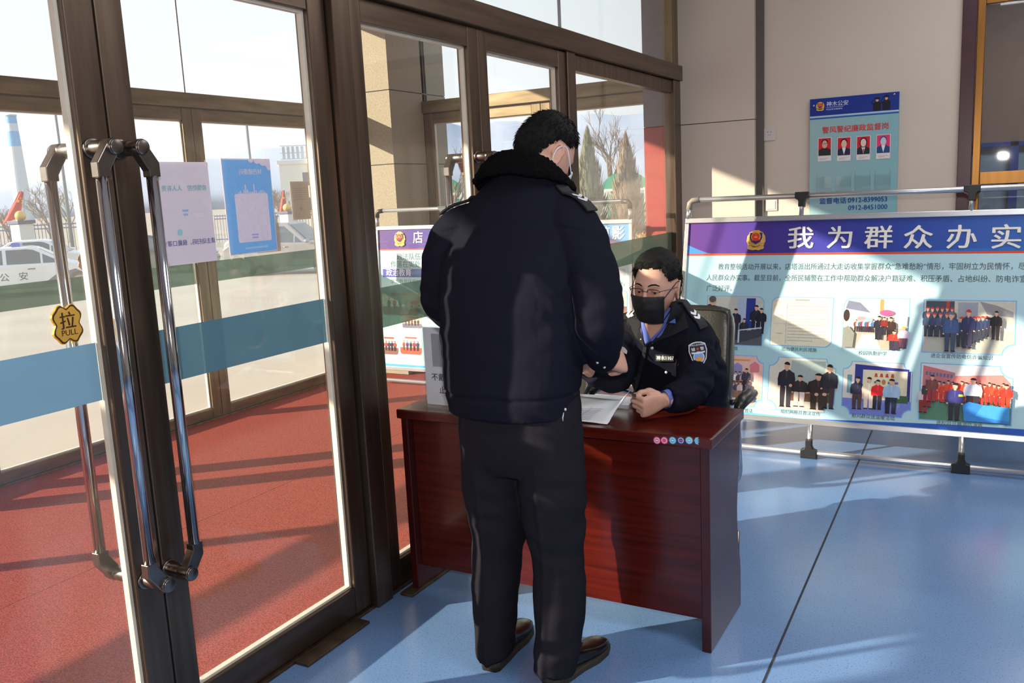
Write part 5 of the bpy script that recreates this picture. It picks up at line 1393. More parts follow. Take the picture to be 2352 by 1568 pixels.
arm_patch = b.build('arm_patch', off, label='shield-shaped sleeve patch with silver edge and red star')
for A, B in (((-1.035, 3.125), (-.945, 3.125)), ((-1.165, 3.13), (-1.26, 3.13))): shoulder_strap(UB, A, B, off, '')
# shirt cuff at the left wrist
b = MB(); b.smooth = True; b.mat(SHIRT); Mx_ = lfist; b.M = Mx_
b.rings([ell_ring((0, y, 0), (.033 + .002 * (y < -.02), 0, 0), (0, 0, .027), 20, 2.2) for y in (-.035, -.02, -.006)], False); b.build('shirt_cuff', off, label='light blue shirt cuff')
# ================================================================ PAPERS AND PLAQUES ON THE GLASS
PINK = mat('backlit_paper', (226, 212, 222), .8, var=.02)
def paper(name, label, x, y0, y1, z0, z1, m_, cat='paper notice'):
    t = thing(name, label, cat, (x, (y0 + y1) / 2, z0))
    b = MB(); b.mat(m_); b.box(x - .0009, x, y0, y1, z0, z1); b.build('sheet', t)
    return t
XP = WX - .0372
TAPE = sheet_mat('clear_tape', 2.5, .12)
def tape(t, pts):
    for (y, z, dy, dz) in pts:
        b = MB(); b.mat(TAPE); b.prism([(-.012, -.006), (.012, -.006), (.012, .006), (-.012, .006)], (XP + .0008, y, z), V((0, dy, dz)).normalized(), V((0, -dz, dy)).normalized(), (.0006, 0, 0))
        b.build('tape', t, label='clear adhesive tape')
MY, MZ = V((0, -1, 0)), V((0, 0, 1))          # print is read from outside, so it shows mirrored from the hall
t = paper('paper_notice', 'pale pink-white notice sheet taped to the glass beside the tall handle', XP, 1.752, 1.949, 1.405, 1.705, PINK)
xl = XP + .0006
letters(t, 'printed_line', flat((130, 186, 196)), [('疫情防控　人人有责', .0185, (xl, 1.852, 1.622), MY, MZ, 'CENTER', .014)])
letters(t, 'printed_line', flat((96, 100, 152)), [('请主动扫码，佩戴口罩！', .0182, (xl, 1.850, 1.462), MY, MZ, 'CENTER', .012)])
b = MB()
b.mat(flat((150, 210, 220))); b.prism([(q[0], q[1]) for q in circ(0, 0, .0095, n=20)], (xl, 1.818, 1.500), MY, MZ, (.0004, 0, 0))
b.mat(flat((150, 190, 236)))
for dz, w in ((1.560, .022), (1.548, .017)): b.box(xl, xl + .0004, 1.846 - w / 2, 1.846 + w / 2, dz, dz + .006)
b.build('printed_marks', t); tape(t, [(1.948, 1.703, .6, -.6), (1.757, 1.405, .6, .6)])
t = paper('paper_notice', 'bright blue poster with blank white panel taped to the door glass beside the pink sheet', XP, 2.003, 2.215, 1.415, 1.717, mat('poster_margin', (226, 212, 224), .8, var=.02))
b = MB(); b.mat(flat((120, 182, 240))); b.box(xl, xl + .0003, 2.006, 2.212, 1.418, 1.713)
b.mat(flat((222, 210, 226)))
for (cy, cz, r_) in ((2.203, 1.706, .018), (2.180, 1.714, .020), (2.155, 1.716, .016), (2.128, 1.719, .015), (2.206, 1.690, .010)):
    pts = clip_poly(clip_poly(circ(cy, cz, r_, n=24), 0, 2.2125, False), 1, 1.7135, False)
    b.poly([(q[0], q[1]) for q in pts], (xl + .0006 + .0001 * int(r_ * 400), 0, 0), (0, 1, 0), (0, 0, 1))
rr_ = random.Random(4)
for k in range(16):
    y = 2.062 + k * .0075; h = rr_.choice((.006, .012, .022, .03)) * (1 if 3 < k < 10 else .45); b.box(xl + .0003, xl + .0006, y, y + .005, 1.606, 1.606 + h)
letters(t, 'printed_line', flat((222, 210, 226)), [('陕西健康码', .020, (xl + .0008, 2.122, 1.668), MY, MZ, 'CENTER', .012)])
b.prism(rrect(2.045, 1.452, 2.190, 1.606, .006), (xl + .0003, 0, 0), (0, 1, 0), (0, 0, 1), (.0004, 0, 0))
b.mat(flat((170, 166, 206)))
for z, w in ((1.472, .03), (1.463, .026)): b.box(xl + .0008, xl + .001, 2.118 - w / 2, 2.118 + w / 2, z, z + .005)
b.mat(flat((160, 200, 240))); b.box(xl + .0004, xl + .0007, 2.07, 2.17, 1.430, 1.436)
b.build('printed_artwork', t, label='blue print with pale clouds and skyline'); tape(t, [(2.008, 1.722, .2, 1), (2.19, 1.722, -.4, 1), (2.01, 1.414, .6, .6), (2.05, 1.410, .9, -.4)])
BEI = mat('beige_paper', (214, 202, 190), .8, var=.03)
XO = OX - .0372
for (y0, y1, z0, z1, lb) in ((5.555, 5.775, 1.43, 1.745, 'beige notice sheet stuck on the outer glass wall, near the parked silver car'), (5.12, 5.385, 1.19, 1.42, 'beige sheet on the outer glass, half hidden behind the blue poster')):
    t = paper('paper_notice', lb, XO, y0, y1, z0, z1, BEI)
    b = MB(); b.mat(flat((190, 178, 168)))
    for k in range(6): b.box(XO + .0004, XO + .0008, y0 + .03, y1 - .03, z1 - .06 - .018 * k, z1 - .055 - .018 * k)
    b.prism(circ((y0 + y1) / 2, z0 + .09, .016, n=18), (XO + .0004, 0, 0), (0, 1, 0), (0, 0, 1), (.0004, 0, 0)); b.build('printed_lines', t)
# golden PULL plaque
GP = mat('gold_glitter_plate', (222, 172, 72), .35, .35, var=.25, scale=900); GPE = mat('gold_plate_rim', (226, 176, 40), .25, .5, var=.1); BRN = mat('dark_brown_print', (58, 26, 18), .5)
XL_ = WX - .0278
pc_ = on_plane(152, 744, (XL_, 0, 0), (1, 0, 0))
t = thing('pull_sign', 'gold scalloped plaque reading PULL stuck on the door glass beside the tall handle', 'sign', pc_ - V((0, 0, .055)))
def scal(s, n=48):
    o_ = []
    for k in range(n):
        a = 2 * PI * k / n
        c4 = math.cos(4 * (a - PI / 4)); r_ = .046 + .0055 * c4 - .0035 * math.cos(8 * a)
        o_.append((r_ * math.cos(a) * s * .92, r_ * math.sin(a) * s * 1.12))
    return o_
b = MB(); b.mat(GPE); b.prism(scal(1.0), pc_, (0, 1, 0), (0, 0, 1), (.007, 0, 0)); b.mat(BRN); b.prism(scal(.96), pc_ + V((.007, 0, 0)), (0, 1, 0), (0, 0, 1), (.0006, 0, 0)); b.mat(GP); b.prism(scal(.88), pc_ + V((.0076, 0, 0)), (0, 1, 0), (0, 0, 1), (.0006, 0, 0))
b.build('plate', t, label='gold glitter plate with brown outline')
letters(t, 'lettering', BRN, [('拉', .047, pc_ + V((.0084, 0, -.008)), (0, 1, 0), MZ, 'CENTER', .015), ('PULL', .021, pc_ + V((.0084, .001, -.029)), (0, 1, 0), MZ, 'CENTER', .012)])
po_ = on_plane(193, 601, (XO, 0, 0), (1, 0, 0))
b = MB(); b.mat(mat('brown_plaque_back', (140, 86, 40), .5, var=.1)); b.prism([(q[0], q[1]) for q in scal(1.0)], po_, (0, 1, 0), (0, 0, 1), (-.006, 0, 0))
b.build('door_plaque', label='small brown scalloped plaque on the outer glass door, far side of the porch', cat='sign')
# ================================================================ OUTSIDE
GZ = -.8
CONC = mat('pale_concrete', (176, 164, 148), .85, var=.06, scale=.8, bump=.1, bscale=40)
b = MB(); b.mat(CONC); b.box(-9.2, -5.2, -30, 16, -.4, -.02); b.box(-9.6, -9.2, -30, 16, -.6, -.22); b.box(-10, -9.6, -30, 16, -.8, -.42); b.box(-5.2, 8, 7.2, 12.4, -.4, -.02); b.build('ground_platform', kind='structure')
b = MB(); b.mat(mat('lot_asphalt', (166, 156, 142), .9, var=.08, scale=.5)); b.box(-1200, 60, -400, 1200, GZ - .2, GZ); b.build('ground_lot', kind='structure')
# hills
def ridge(name, d, az0, az1, hf, depth, m_, seed):
    b = MB(); b.smooth = True; b.mat(m_); rg = []; n = 60
    for j in range(n + 1):
        az = R(az0 + (az1 - az0) * j / n); h = hf(az0 + (az1 - az0) * j / n) * (1 + .18 * NZ.noise(V((j * .35, seed, 0))) + .06 * NZ.noise(V((j * 1.3, seed, 4))))
        dr = V((-math.sin(az), math.cos(az), 0))
        rg.append([dr * (d + depth * t) + V((0, 0, GZ - 1 + h * math.sin(PI * min(1, t * 1.0)) * (1 + .1 * NZ.noise(V((j * .8, t * 6, seed)))))) for t in (0, .12, .25, .38, .5, .65, .8, 1)])
    b.rings(rg, False, False); b.build(name, kind='structure')
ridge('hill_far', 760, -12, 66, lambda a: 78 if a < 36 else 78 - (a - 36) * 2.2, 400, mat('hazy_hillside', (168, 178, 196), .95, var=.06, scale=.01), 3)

# ---- vehicles
TYRE = mat('tyre_rubber', (26, 26, 27), .7, var=.1); RIM = mat('alloy_rim', (150, 152, 156), .35, .8); CGL = mat('car_window_glass', (58, 70, 80), .08, .0, var=.1, spec=.9)
def car(label, pos, ang, paint, hi=0.0, suv=False, police=False):
    t = thing('car', label, 'car', pos)
    T = MX.Translation(V(pos)) @ rot2(ang)            # +x forward
    Ln = 2.25; w = .88; H_ = 1.46 + hi; belt = .92 + hi * .55; g = .22 + hi * .3
    body = [(-Ln, g + .12), (-Ln + .05, belt - .12), (-Ln + .28, belt + .03), (-1.45, belt + .06), (1.05, belt + .02), (1.75, belt - .10), (Ln - .08, belt - .28), (Ln, g + .25), (Ln - .1, g), (-Ln + .1, g)]
    b = MB(T); b.mat(paint); b.prism(body, (0, w, 0), (1, 0, 0), (0, 0, 1), (0, -2 * w, 0)); o_ = b.build('body', t, .07, 3)
    if suv: top = [(-2.0, belt), (-1.75, H_ - .08), (-1.4, H_), (.15, H_), (.95, belt)]
    else: top = [(-1.75, belt), (-1.0, H_ - .05), (-.75, H_), (.1, H_), (.30, H_ - .04), (1.15, belt)]
    def cab(pts, inset, m_, name, par, bev, dz=0.0):
        b = MB(T); b.mat(m_); n = len(pts); vs_ = []
        for s_ in (1, -1):
            for (x, z) in pts: vs_.append((x, s_ * (w - .05 - .22 * max(0, (z - belt) / (H_ - belt)) + inset), z + dz))
        fs = [list(range(n)), [n + i for i in range(n)][::-1]] + [(i, n + i, n + (i + 1) % n, (i + 1) % n) for i in range(n)]
        b.add(vs_, fs); return b.build(name, par, bev, 3)
    cab(top, 0, paint, 'cabin', t, .05)
    cx = sum(p[0] for p in top) / len(top)
    win = [(cx + (x - cx) * .86, belt + .03 + (z - belt) * .80) for x, z in top]
    for x0, x1 in ((-2, -.62), (-.52, .38), (.44, 2)):
        pts = clip_poly(clip_poly(win, 0, x0, True), 0, x1, False)
        if len(pts) > 2: cab(pts, .006, CGL, 'side_window', t, 0)
    for (p, q) in ((top[-1], top[-2]), (top[0], top[1])):
        b = MB(T); b.mat(CGL); d = V((q[0] - p[0], 0, q[1] - p[1])); sgn = 1 if p[0] > 0 else -1; nn = V((d.z * sgn, 0, -d.x * sgn)).normalized()
        a0 = V((p[0], 0, p[1])) + d * .10 + nn * .012; a1 = V((p[0], 0, p[1])) + d * .92 + nn * .012
        b.add([a0 + V((0, -w + .16, 0)), a0 + V((0, w - .16, 0)), a1 + V((0, w - .30, 0)), a1 + V((0, -w + .30, 0))], [(0, 1, 2, 3)], False); b.build('windscreen', t)
    for sx_ in (1.38, -1.38):
        for s_ in (1, -1):
            b = MB(T); b.smooth = True; b.mat(TYRE); b.tube([(sx_, s_ * (w - .18), .32), (sx_, s_ * (w + .015), .32)], .32, 24); wl = b.build('wheel', t)
            b = MB(T); b.mat(RIM); b.tube([(sx_, s_ * (w + .012), .32), (sx_, s_ * (w + .03), .32)], .2, 20, False)
            b.build('rim', wl)
    for s_ in (1, -1):
        b = MB(T); b.smooth = True; b.mat(paint); b.sphere((.95, s_ * (w + .10), belt + .06), .10, .09, .07, 12, 8); b.build('mirror', t)
        b = MB(T); b.smooth = True; b.mat(mat('headlamp', (226, 228, 232), .1, .2)); b.sphere((Ln - .16, s_ * (w - .22), belt - .22), .16, .16, .08, 12, 8); b.build('headlamp', t)
        b = MB(T); b.smooth = True; b.mat(CHROME_D); b.tube([(.02, s_ * (w + .01), belt - .12), (.22, s_ * (w + .01), belt - .12)], .016, 6); b.build('door_handle', t)
    if police:
        b = MB(T); b.mat(mat('blue_beacon', (40, 96, 190), .2)); b.prism(rrect(-.12, 0, .12, .13, .04), (-.25, .5, H_), (1, 0, 0), (0, 0, 1), (0, -1.0, 0)); b.mat(RIM); b.box(-.37, -.13, -.5, .5, H_ - .02, H_ + .02); b.build('light_bar', t, .01, label='blue roof light bar')
        b = MB(T); s_ = -1; yy = s_ * (w + .004)
        b.mat(flat((60, 64, 74)))
        b.text('公', .26, (-.62, yy, belt - .42), (1, 0, 0), (0, 0, 1), 'CENTER', .015); b.text('安', .26, (-.12, yy, belt - .42), (1, 0, 0), (0, 0, 1), 'CENTER', .015)
        b.mat(flat((70, 80, 104))); b.prism([(.35, -.62), (1.05, -.62), (1.55, -.35), (1.3, -.2), (.75, -.34)], (0, yy + .002, belt), (1, 0, 0), (0, 0, 1), (0, -.003, 0))
        b.mat(flat((224, 176, 70))); b.prism([(.78, -.30), (1.04, -.28), (1.02, -.46), (.91, -.56), (.80, -.47)], (0, yy - .002, belt), (1, 0, 0), (0, 0, 1), (0, -.003, 0))
        b.build('door_lettering', t, label='dark characters and gold shield on the door')
    return t
WHT = mat('white_car_paint', (226, 226, 224), .2, var=.02, coat=.5); SIL = mat('silver_car_paint', (150, 148, 146), .22, .5, var=.03, coat=.5); DKP = mat('dark_car_paint', (44, 46, 54), .2, .2, var=.05, coat=.5); MRN = mat('maroon_car_paint', (110, 34, 38), .25, .1, coat=.4)
def gnd(px, d):
    p = at_depth(px, 575, d); return V((p.x, p.y, GZ))
def heading(px):                      # direction to the right across the view at this pixel
    d = ray(px, 500); return math.atan2(-d.x, d.y) * 0 + math.atan2(d.x * -1, d.y)
def car_at(label, px, d, turn, *a, **k):
    p = gnd(px, d); v_ = ray(px, 500); ang = math.atan2(-v_.x, v_.y) + R(turn)
    return car(label, p, ang, *a, **k)
car_at('white police sedan with blue light bar parked outside beyond the glass', 62, 27, -4, WHT, police=True)
car_at('white hatchback parked behind the police sedan', 96, 34, -8, WHT)
car_at('dark sedan parked outside, seen between the door stile and the pink sheet', 352, 33, -20, DKP)
car_at('silver sport utility car parked outside in front of the white building', 676, 30, -26, SIL, hi=.26, suv=True)
car_at('white car behind the silver sport utility car', 650, 37, -10, WHT, hi=.1)
car_at('maroon car parked behind the police sedan', -40, 36.5, -8, MRN)

# ---- gate pillars, flags, fence
def pillar(px, d, hz, label, glabel):
    p = gnd(px, d); t = thing('gate_pillar', label, 'gate pillar', p)
    b = MB(MX.Translation(p)); b.mat(mat('white_plaster', (214, 212, 208), .8, var=.03)); b.box(-.34, .34, -.34, .34, 0, hz); b.build('shaft', t, .02)
    b = MB(MX.Translation(p)); b.mat(mat('slate_cap', (60, 74, 100), .6)); b.box(-.42, .42, -.42, .42, hz, hz + .16); b.build('cap', t, .02)
    b = MB(MX.Translation(p)); b.smooth = True; b.mat(mat('gold_ball', (216, 176, 96), .4, .3)); b.sphere((0, 0, hz + .36), .24); b.build('ball', t)
    return p
def flag(p, z0, hh, w, label, lean):
    t = thing('flag', label, 'flag', p)
    v_ = V((p.x, p.y, 0)).normalized(); rt = V((v_.y * 1, -v_.x, 0))
    b = MB(); b.smooth = True; b.mat(mat('red_flag_cloth', (206, 44, 36), .7, var=.12, scale=3)); n = 10
    rg = []
    for i in range(n + 1):
        t_ = i / n; r_ = []
        for j in range(9):
            u = j / 8.0
            q = p + V((0, 0, z0 + hh * (1 - t_))) + rt * (lean * (1 - t_) * .55 + w * (u - 1) * (.25 + .75 * t_)) + v_ * (.10 * math.sin(u * 9 + t_ * 3)) - V((0, 0, .30 * (1 - u) * t_))
            r_.append(q)
        rg.append(r_)
    b.add([q for r_ in rg for q in r_], [(i * 9 + j, i * 9 + j + 1, (i + 1) * 9 + j + 1, (i + 1) * 9 + j) for i in range(n) for j in range(8)], True)
    o_ = b.build('cloth', t); md = o_.modifiers.new('thick', 'SOLIDIFY'); md.thickness = .015
    b = MB(); b.smooth = True; b.mat(mat('flag_pole', (190, 190, 188), .4, .5)); b.tube([p, p + V((0, 0, z0 + hh + .1)) + rt * (lean * .55)], .025, 8); b.build('pole', t)
    b = MB(); b.mat(mat('yellow_star', (236, 196, 60), .6))
    c = p + V((0, 0, z0 + hh * .62)) + rt * (lean * .3 - w * .22) - v_ * .14
    for (dx, dz, r_) in ((0, 0, .10), (.13, .12, .04), (.16, .02, .04), (.14, -.09, .04)):
        b.prism([((r_ if k % 2 == 0 else r_ * .42) * math.sin(PI * k / 5) + dx, (r_ if k % 2 == 0 else r_ * .42) * math.cos(PI * k / 5) + dz) for k in range(10)][::-1], c, rt, (0, 0, 1), -v_ * .01)
    b.build('star', t)
pA = pillar(58, 40, 2.02, 'white gate pillar with dark cap and gold ball, below the larger red flag', ''); flag(pA + V((pA.x, pA.y, 0)).normalized() * 1.3, 2.35, 1.15, .75, 'larger red flag with yellow stars leaning above the white gate pillar', .5)
pB = pillar(668, 52, 1.75, 'white gate pillar in front of the white building', ''); flag(pB + V((pB.x, pB.y, 0)).normalized() * 1.3, 1.95, 1.2, .5, 'smaller red flag in front of the white building', -.1)
FNM = mat('slate_blue_fence', (70, 84, 118), .5, var=.1)
def fence(px0, px1, d, z0, z1, label):
    a, c = gnd(px0, d), gnd(px1, d); t = thing('fence', label, 'fence', (a + c) / 2); dr = (c - a).normalized(); Ln = (c - a).length
    b = MB(); b.mat(FNM)
    for z in (z0 + .15, z1 - .25, z1 - .08): b.tube([a + V((0, 0, z)), c + V((0, 0, z))], .03, 6, False)
    b.build('rail', t)
    b = MB(); b.mat(FNM); n = int(Ln / .16)
    for k in range(n + 1):
        q = a + dr * (Ln * k / n); b.tube([q + V((0, 0, z0)), q + V((0, 0, z1))], .016, 5, False)
    b.build('bars', t, kind='stuff')
    b = MB(); b.mat(mat('fence_plinth', (170, 166, 160), .9)); p = MX.Translation(a) @ rot2(math.atan2(dr.y, dr.x)); b.M = p; b.box(0, Ln, -.1, .1, 0, z0); b.build('plinth', t)
fence(78, 330, 41, .3, 2.0, 'blue-grey iron fence between the larger flag\'s pillar and the pink sheet')
fence(-60, 38, 41, .3, 2.0, 'blue-grey iron fence below the tall chimney, before the larger flag\'s pillar')
fence(500, 655, 52, .3, 1.9, 'blue-grey iron fence behind the blue poster, before the white building')
fence(682, 780, 52, .3, 1.9, 'blue-grey iron fence at the foot of the white building beyond the smaller flag')

# ---- chimney, lamp posts, building, domes
t = thing('chimney', 'tall pale chimney with blue bands far away beyond the fence', 'chimney', at_depth(50, 450, 400) * 1.0)
t.location.z = GZ; cb = V(t.location)
b = MB(MX.Translation(cb))
PAL = mat('pale_chimney', (196, 204, 214), .8, var=.03); BLU = mat('chimney_blue_band', (120, 172, 220), .8)
tz = at_depth(22, 270, 400).z - GZ; lean = (at_depth(22, 270, 400) - at_depth(50, 450, 400)); 
for k in range(14):
    b.mat(BLU if k in (13, 11, 10) else PAL); z0, z1 = tz * k / 14, tz * (k + 1) / 14; r0, r1 = 3.9 - 1.7 * k / 14, 3.9 - 1.7 * (k + 1) / 14
    b.tube([(0, 0, z0), (0, 0, z1)], [r0, r1], 24, False)
b.build('shaft', t)
b = MB(MX.Translation(cb)); b.smooth = True; b.mat(PAL); b.tube([(0, 0, tz), (0, 0, tz + .6)], 2.5, 20); b.build('rim', t)
def post(px, py, d, label, arm=True):
    p = at_depth(px, py, d); q = V((p.x, p.y, GZ)); t = thing('lamp_post', label, 'lamp post', q)
    b = MB(); b.smooth = True; b.mat(mat('grey_post', (120, 128, 138), .5, .3)); b.tube([q, V((p.x, p.y, p.z + (3 if arm else .0)))], [.14, .09], 10); b.build('shaft', t)
    if arm:
        z = p.z + 3; b = MB(); b.smooth = True; b.mat(mat('grey_post', (120, 128, 138), .5, .3)); b.tube([V((p.x, p.y, z)), V((p.x - 1.4, p.y - .4, z + .4))], .05, 8); b.sphere(V((p.x - 1.5, p.y - .43, z + .38)), .4, .2, .1); b.build('lamp_head', t)
post(132, 300, 62, 'grey lamp post outside beside the tall chimney')
post(566, 283, 62, 'grey lamp post outside, above the blue poster', False)
t = thing('building', 'white flat-roofed building with dark windows outside beyond the silver car', 'building', at_depth(692, 470, 82) * 1.0)
t.location.z = GZ; bl = V(t.location); v_ = V((bl.x, bl.y, 0)).normalized(); T = MX.Translation(bl) @ rot2(math.atan2(-v_.x, v_.y))
h1 = at_depth(660, 378, 82).z - GZ; h2 = at_depth(725, 345, 82).z - GZ
b = MB(T); b.mat(mat('white_render', (222, 220, 214), .8, var=.02)); b.box(-1.7, 1.2, 0, 8, 0, h1); b.box(.9, 12, -.4, 9, 0, h2); b.build('walls', t)
b = MB(T); b.mat(mat('white_render', (222, 220, 214), .8)); b.box(-1.85, 1.2, -.15, 8, h1, h1 + .35); b.box(.8, 12, -.5, 9, h2, h2 + .4); b.build('parapet', t)
for (x, z) in ((.35, h1 - 2.0), (2.2, h1 - 1.9), (4.0, h1 - 1.9), (2.2, 2.4), (4.0, 2.4), (.4, 1.6)):
    yy = -.42 if x > .9 else -.02
    b = MB(T); b.mat(CGL); b.box(x, x + .85, yy, yy + .05, z, z + 1.2); b.build('window', t)
b = MB(T); b.mat(mat('roof_sign_frame', (170, 180, 192), .6))
for k in range(6): b.box(-1.3 + .42 * k, -1.05 + .42 * k, .3, .36, h1 + .5, h1 + 1.6)
for z in (.45, 1.0, 1.65): b.box(-1.5, 1.2, .36, .42, h1 + z, h1 + z + .06)
b.build('roof_sign', t, label='pale lattice sign on the roof')
GRN = mat('green_canopy', (40, 150, 118), .5, var=.06); WPO = mat('white_canopy_post', (222, 222, 218), .6)
def shelter(px0, px1, py_base, py_top, d, label):
    a, c = at_depth(px0, py_base, d), at_depth(px1, py_base, d); top = at_depth((px0 + px1) / 2, py_top, d).z
    mid = (a + c) / 2; t = thing('shelter', label, 'shelter', (mid.x, mid.y, GZ)); w = (c - a).length / 2; v_ = V((mid.x, mid.y, 0)).normalized(); T = MX.Translation((mid.x, mid.y, 0)) @ rot2(math.atan2(-v_.x, v_.y))
    zb = mid.z; arc = [(w * math.cos(PI * k / 16), zb + (top - zb) * math.sin(PI * k / 16)) for k in range(17)]
    b = MB(T); b.mat(GRN); b.prism(arc, (0, 0, 0), (1, 0, 0), (0, 0, 1), (0, 4, 0)); b.build('arched_roof', t)
    b = MB(T); b.mat(WPO); b.box(-w - .1, w + .1, -.08, 0, zb - .12, zb)
    for x in (-w * .85, 0, w * .85): b.box(x - .07, x + .07, -.08, .06, GZ, zb - .12)
    b.build('frame', t, label='white posts and beam')
    b = MB(T); b.mat(mat('green_panel', (60, 160, 134), .6, var=.08)); b.box(-w * .8, w * .8, .2, .26, GZ, zb - .3); b.build('back_panel', t)
shelter(1383, 1490, 432, 394, 45, 'green arched shelter outside behind the two conifers')
shelter(1000, 1062, 443, 411, 45, 'green arched shelter outside beside the stone pillar')
# ---- trees
BARK = mat('bare_twigs', (126, 110, 96), .9, var=.15)
def bare_tree(px, py, d, label, seed, spread=.55, group='bare trees beyond the car park'):
    p = at_depth(px, py, d); h = p.z - GZ; t = thing('bare_tree', label, 'tree', (p.x, p.y, GZ), group); r_ = random.Random(seed)
    bt = MB(); bt.mat(BARK); bb = MB(); bb.mat(BARK); bt.smooth = bb.smooth = True
    def grow(o, dr, L, rad, lv, b):
        e = o + dr * L; m_ = (o + e) / 2 + V((r_.uniform(-1, 1), r_.uniform(-1, 1), 0)) * L * .05
        b.tube([o, m_, e], [rad, rad * .8, rad * .6], 6 if lv < 2 else 3, lv < 2)
        if lv >= 5: return
        for k in range(3 if lv else 5):
            a = r_.random() * 2 * PI; s_ = r_.uniform(.3, spread + .15)
            nd = (dr + V((math.cos(a) * s_, math.sin(a) * s_, r_.uniform(.0, .25)))).normalized(); f_ = r_.uniform(.45, .95)
            grow(o + dr * L * f_, nd, L * r_.uniform(.55, .78), max(rad * .55, .008), lv + 1, bb)
    grow(V((p.x, p.y, GZ)), V((0, 0, 1)), h * .42, h * .022, 0, bt)
    bt.build('trunk', t); bb.build('branches', t)
    return t
bare_tree(1400, 240, 58, 'large bare tree outside, above the green shelter between the conifers', 5)
bare_tree(1030, 292, 42, 'bare tree outside beside the stone pillar', 8)
bare_tree(655, 408, 62, 'small bare tree outside beside the white building', 12)
bare_tree(628, 420, 60, 'small bare tree outside at the edge of the blue poster', 14)
for k, (px, py, d) in enumerate(((6, 438, 60), (100, 418, 56), (143, 408, 72))):
    bare_tree(px, py, d, ('bare tree outside nearest the tall chimney', 'bare tree outside behind the larger red flag', 'bare tree outside seen next to the outer handle bar')[k], 20 + k, .7)
def conifer(px, py_top, d, label, c, seed, wid):
    p = at_depth(px, py_top, d); h = p.z - GZ; t = thing('conifer', label, 'tree', (p.x, p.y, GZ)); r_ = random.Random(seed)
    b = MB(); b.smooth = True; b.mat(BARK); b.tube([V((p.x, p.y, GZ)), V((p.x, p.y, GZ + h * .9))], [.09, .02], 8); b.build('trunk', t)
    b = MB(); b.mat(mat('needles_%d' % seed, c, .9, var=.3, scale=6))
    for k in range(3600):
        t_ = r_.random() ** .8; z = GZ + .15 + (h - .15) * t_; a = r_.random() * 2 * PI; rad = wid * (1 - t_) ** .8 * (.45 + .55 * r_.random()) * (1 + .9 * NZ.noise(V((math.cos(a) * 1.6, math.sin(a) * 1.6, z * 2.2 + seed)))) + .02
        o = V((p.x + rad * math.cos(a), p.y + rad * math.sin(a), z)); dr = V((math.cos(a) * .6 * (1 - t_), math.sin(a) * .6 * (1 - t_), .9)).normalized(); sd = V((-math.sin(a), math.cos(a), 0)) * r_.uniform(.02, .045); L = r_.uniform(.18, .50)
        b.add([o - sd, o + sd, o + dr * L], [(0, 1, 2)], False)
    b.build('foliage', t)
conifer(1349, 316, 30, 'greenish conifer outside nearest the standing man\'s head', (112, 112, 84), 31, .85)
conifer(1437, 326, 33, 'brownish conifer outside in front of the green shelter', (134, 112, 92), 32, .9)
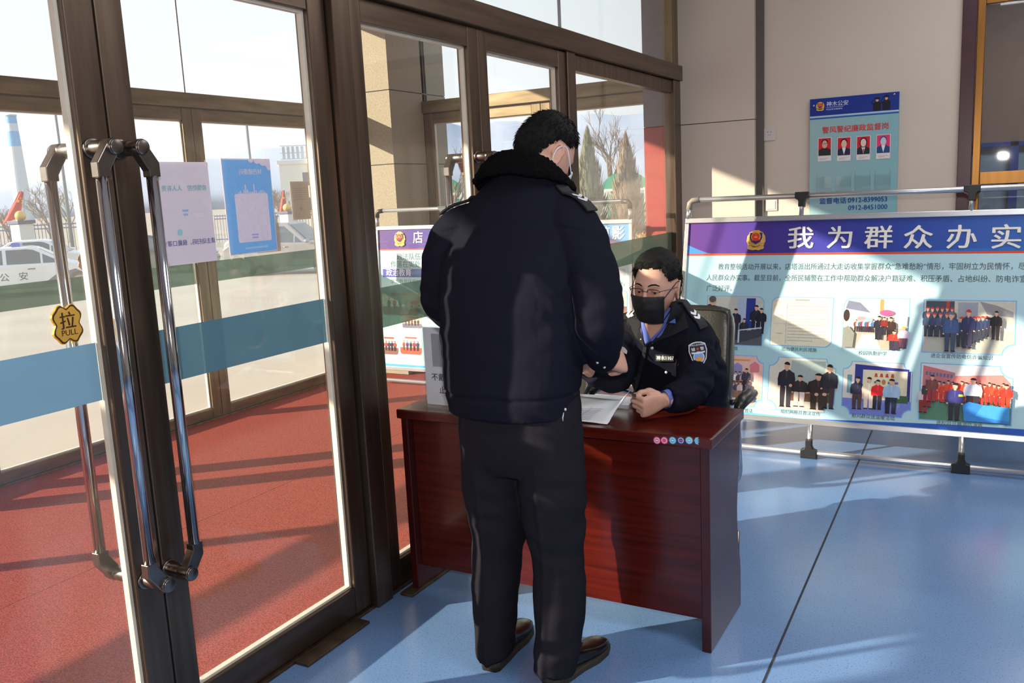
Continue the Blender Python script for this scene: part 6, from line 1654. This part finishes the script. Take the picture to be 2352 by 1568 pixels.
# planter with dry shrubs beyond the end wall
b = MB(); b.mat(mat('planter_stone', (128, 124, 118), .9, var=.1)); b.box(-9, 3, 12.4, 13.2, GZ, .55); b.build('planter_wall', kind='structure')
def shrub(x, y, z, r0, label, seed, c):
    r_ = random.Random(seed); t = thing('shrub', label, 'shrub', (x, y, z)); b = MB(); b.mat(mat('dry_leaves_%d' % seed, c, .9, var=.3, scale=8))
    for k in range(1500):
        d = V((r_.gauss(0, 1), r_.gauss(0, 1), abs(r_.gauss(0, 1.3)))).normalized() * r0 * r_.random() ** .4; o = V((x, y, z)) + d; q = V((r_.uniform(-1, 1), r_.uniform(-1, 1), r_.uniform(.05, 1))).normalized() * .09; s_ = V((r_.uniform(-1, 1), r_.uniform(-1, 1), 0)).normalized() * .03
        b.add([o - s_, o + s_, o + q], [(0, 1, 2)], False)
    b.build('foliage', t)
    b = MB(); b.mat(BARK)
    for k in range(7):
        a = 2 * PI * k / 7; b.tube([(x, y, z), (x + r0 * .6 * math.cos(a), y + r0 * .6 * math.sin(a), z + r0 * .6)], .012, 5)
    b.build('stems', t)
for k, px in enumerate((1335, 1405, 1490)):
    p = on_plane(px, 500, (0, 12.8, 0), (0, 1, 0)); shrub(p.x, p.y, .575, (.24, .20, .27)[k], ('dark shrub in the stone planter outside, nearest the standing man', 'dark shrub in the middle of the stone planter outside', 'dry orange-brown shrub in the stone planter outside')[k], 40 + k, ((84, 84, 62), (80, 80, 66), (176, 140, 96))[k])
# potted plant beyond the board, at the window-door
p = on_plane(2288, 488, (0, RY - .35, 0), (0, 1, 0))
t = thing('potted_plant', 'green potted plant with round leaves behind the display board by the golden window', 'plant', (p.x, p.y, 0))
b = MB(); b.smooth = True; b.mat(mat('glazed_pot', (150, 140, 126), .4)); b.tube([(p.x, p.y, 0), (p.x, p.y, .3), (p.x, p.y, .62)], [.11, .15, .17], 18); b.build('pot', t)
r_ = random.Random(9); b = MB(); b.mat(mat('plant_leaf', (78, 98, 52), .45, var=.3, scale=12))
for k in range(46):
    a = r_.random() * 2 * PI; L = r_.uniform(.15, .5); o = V((p.x, p.y, .62)); e = o + V((math.cos(a) * L * .55, math.sin(a) * L * .4, L * 1.15 + .12)); rr0 = r_.uniform(.03, .055)
    nn = V((math.cos(a), math.sin(a) - .6, .8)).normalized(); ax_ = nn.orthogonal().normalized(); b.poly(circ(0, 0, rr0, rr0 * .8, 9), e, ax_, nn.cross(ax_)); b.tube([o, (o + e) / 2 + V((0, 0, .05)), e], .004, 4)
b.build('foliage', t)
# repeats of one kind share a group phrase
GROUPS = {'car': 'cars parked outside', 'fence': 'iron fence runs along the car park', 'gate_pillar': 'white gate pillars', 'flag': 'red flags on poles', 'lamp_post': 'lamp posts outside',
          'shelter': 'green arched shelters', 'conifer': 'conifers outside the porch', 'shrub': 'shrubs in the stone planter', 'paper_notice': 'paper notices on the glass', 'wall_socket': 'plates on the far wall', 'display_board': 'framed display boards'}
for o in list(COL.objects):
    k = o.name.split('.')[0]
    if o.parent is None and 'category' in o.keys() and k in GROUPS: o['group'] = GROUPS[k]
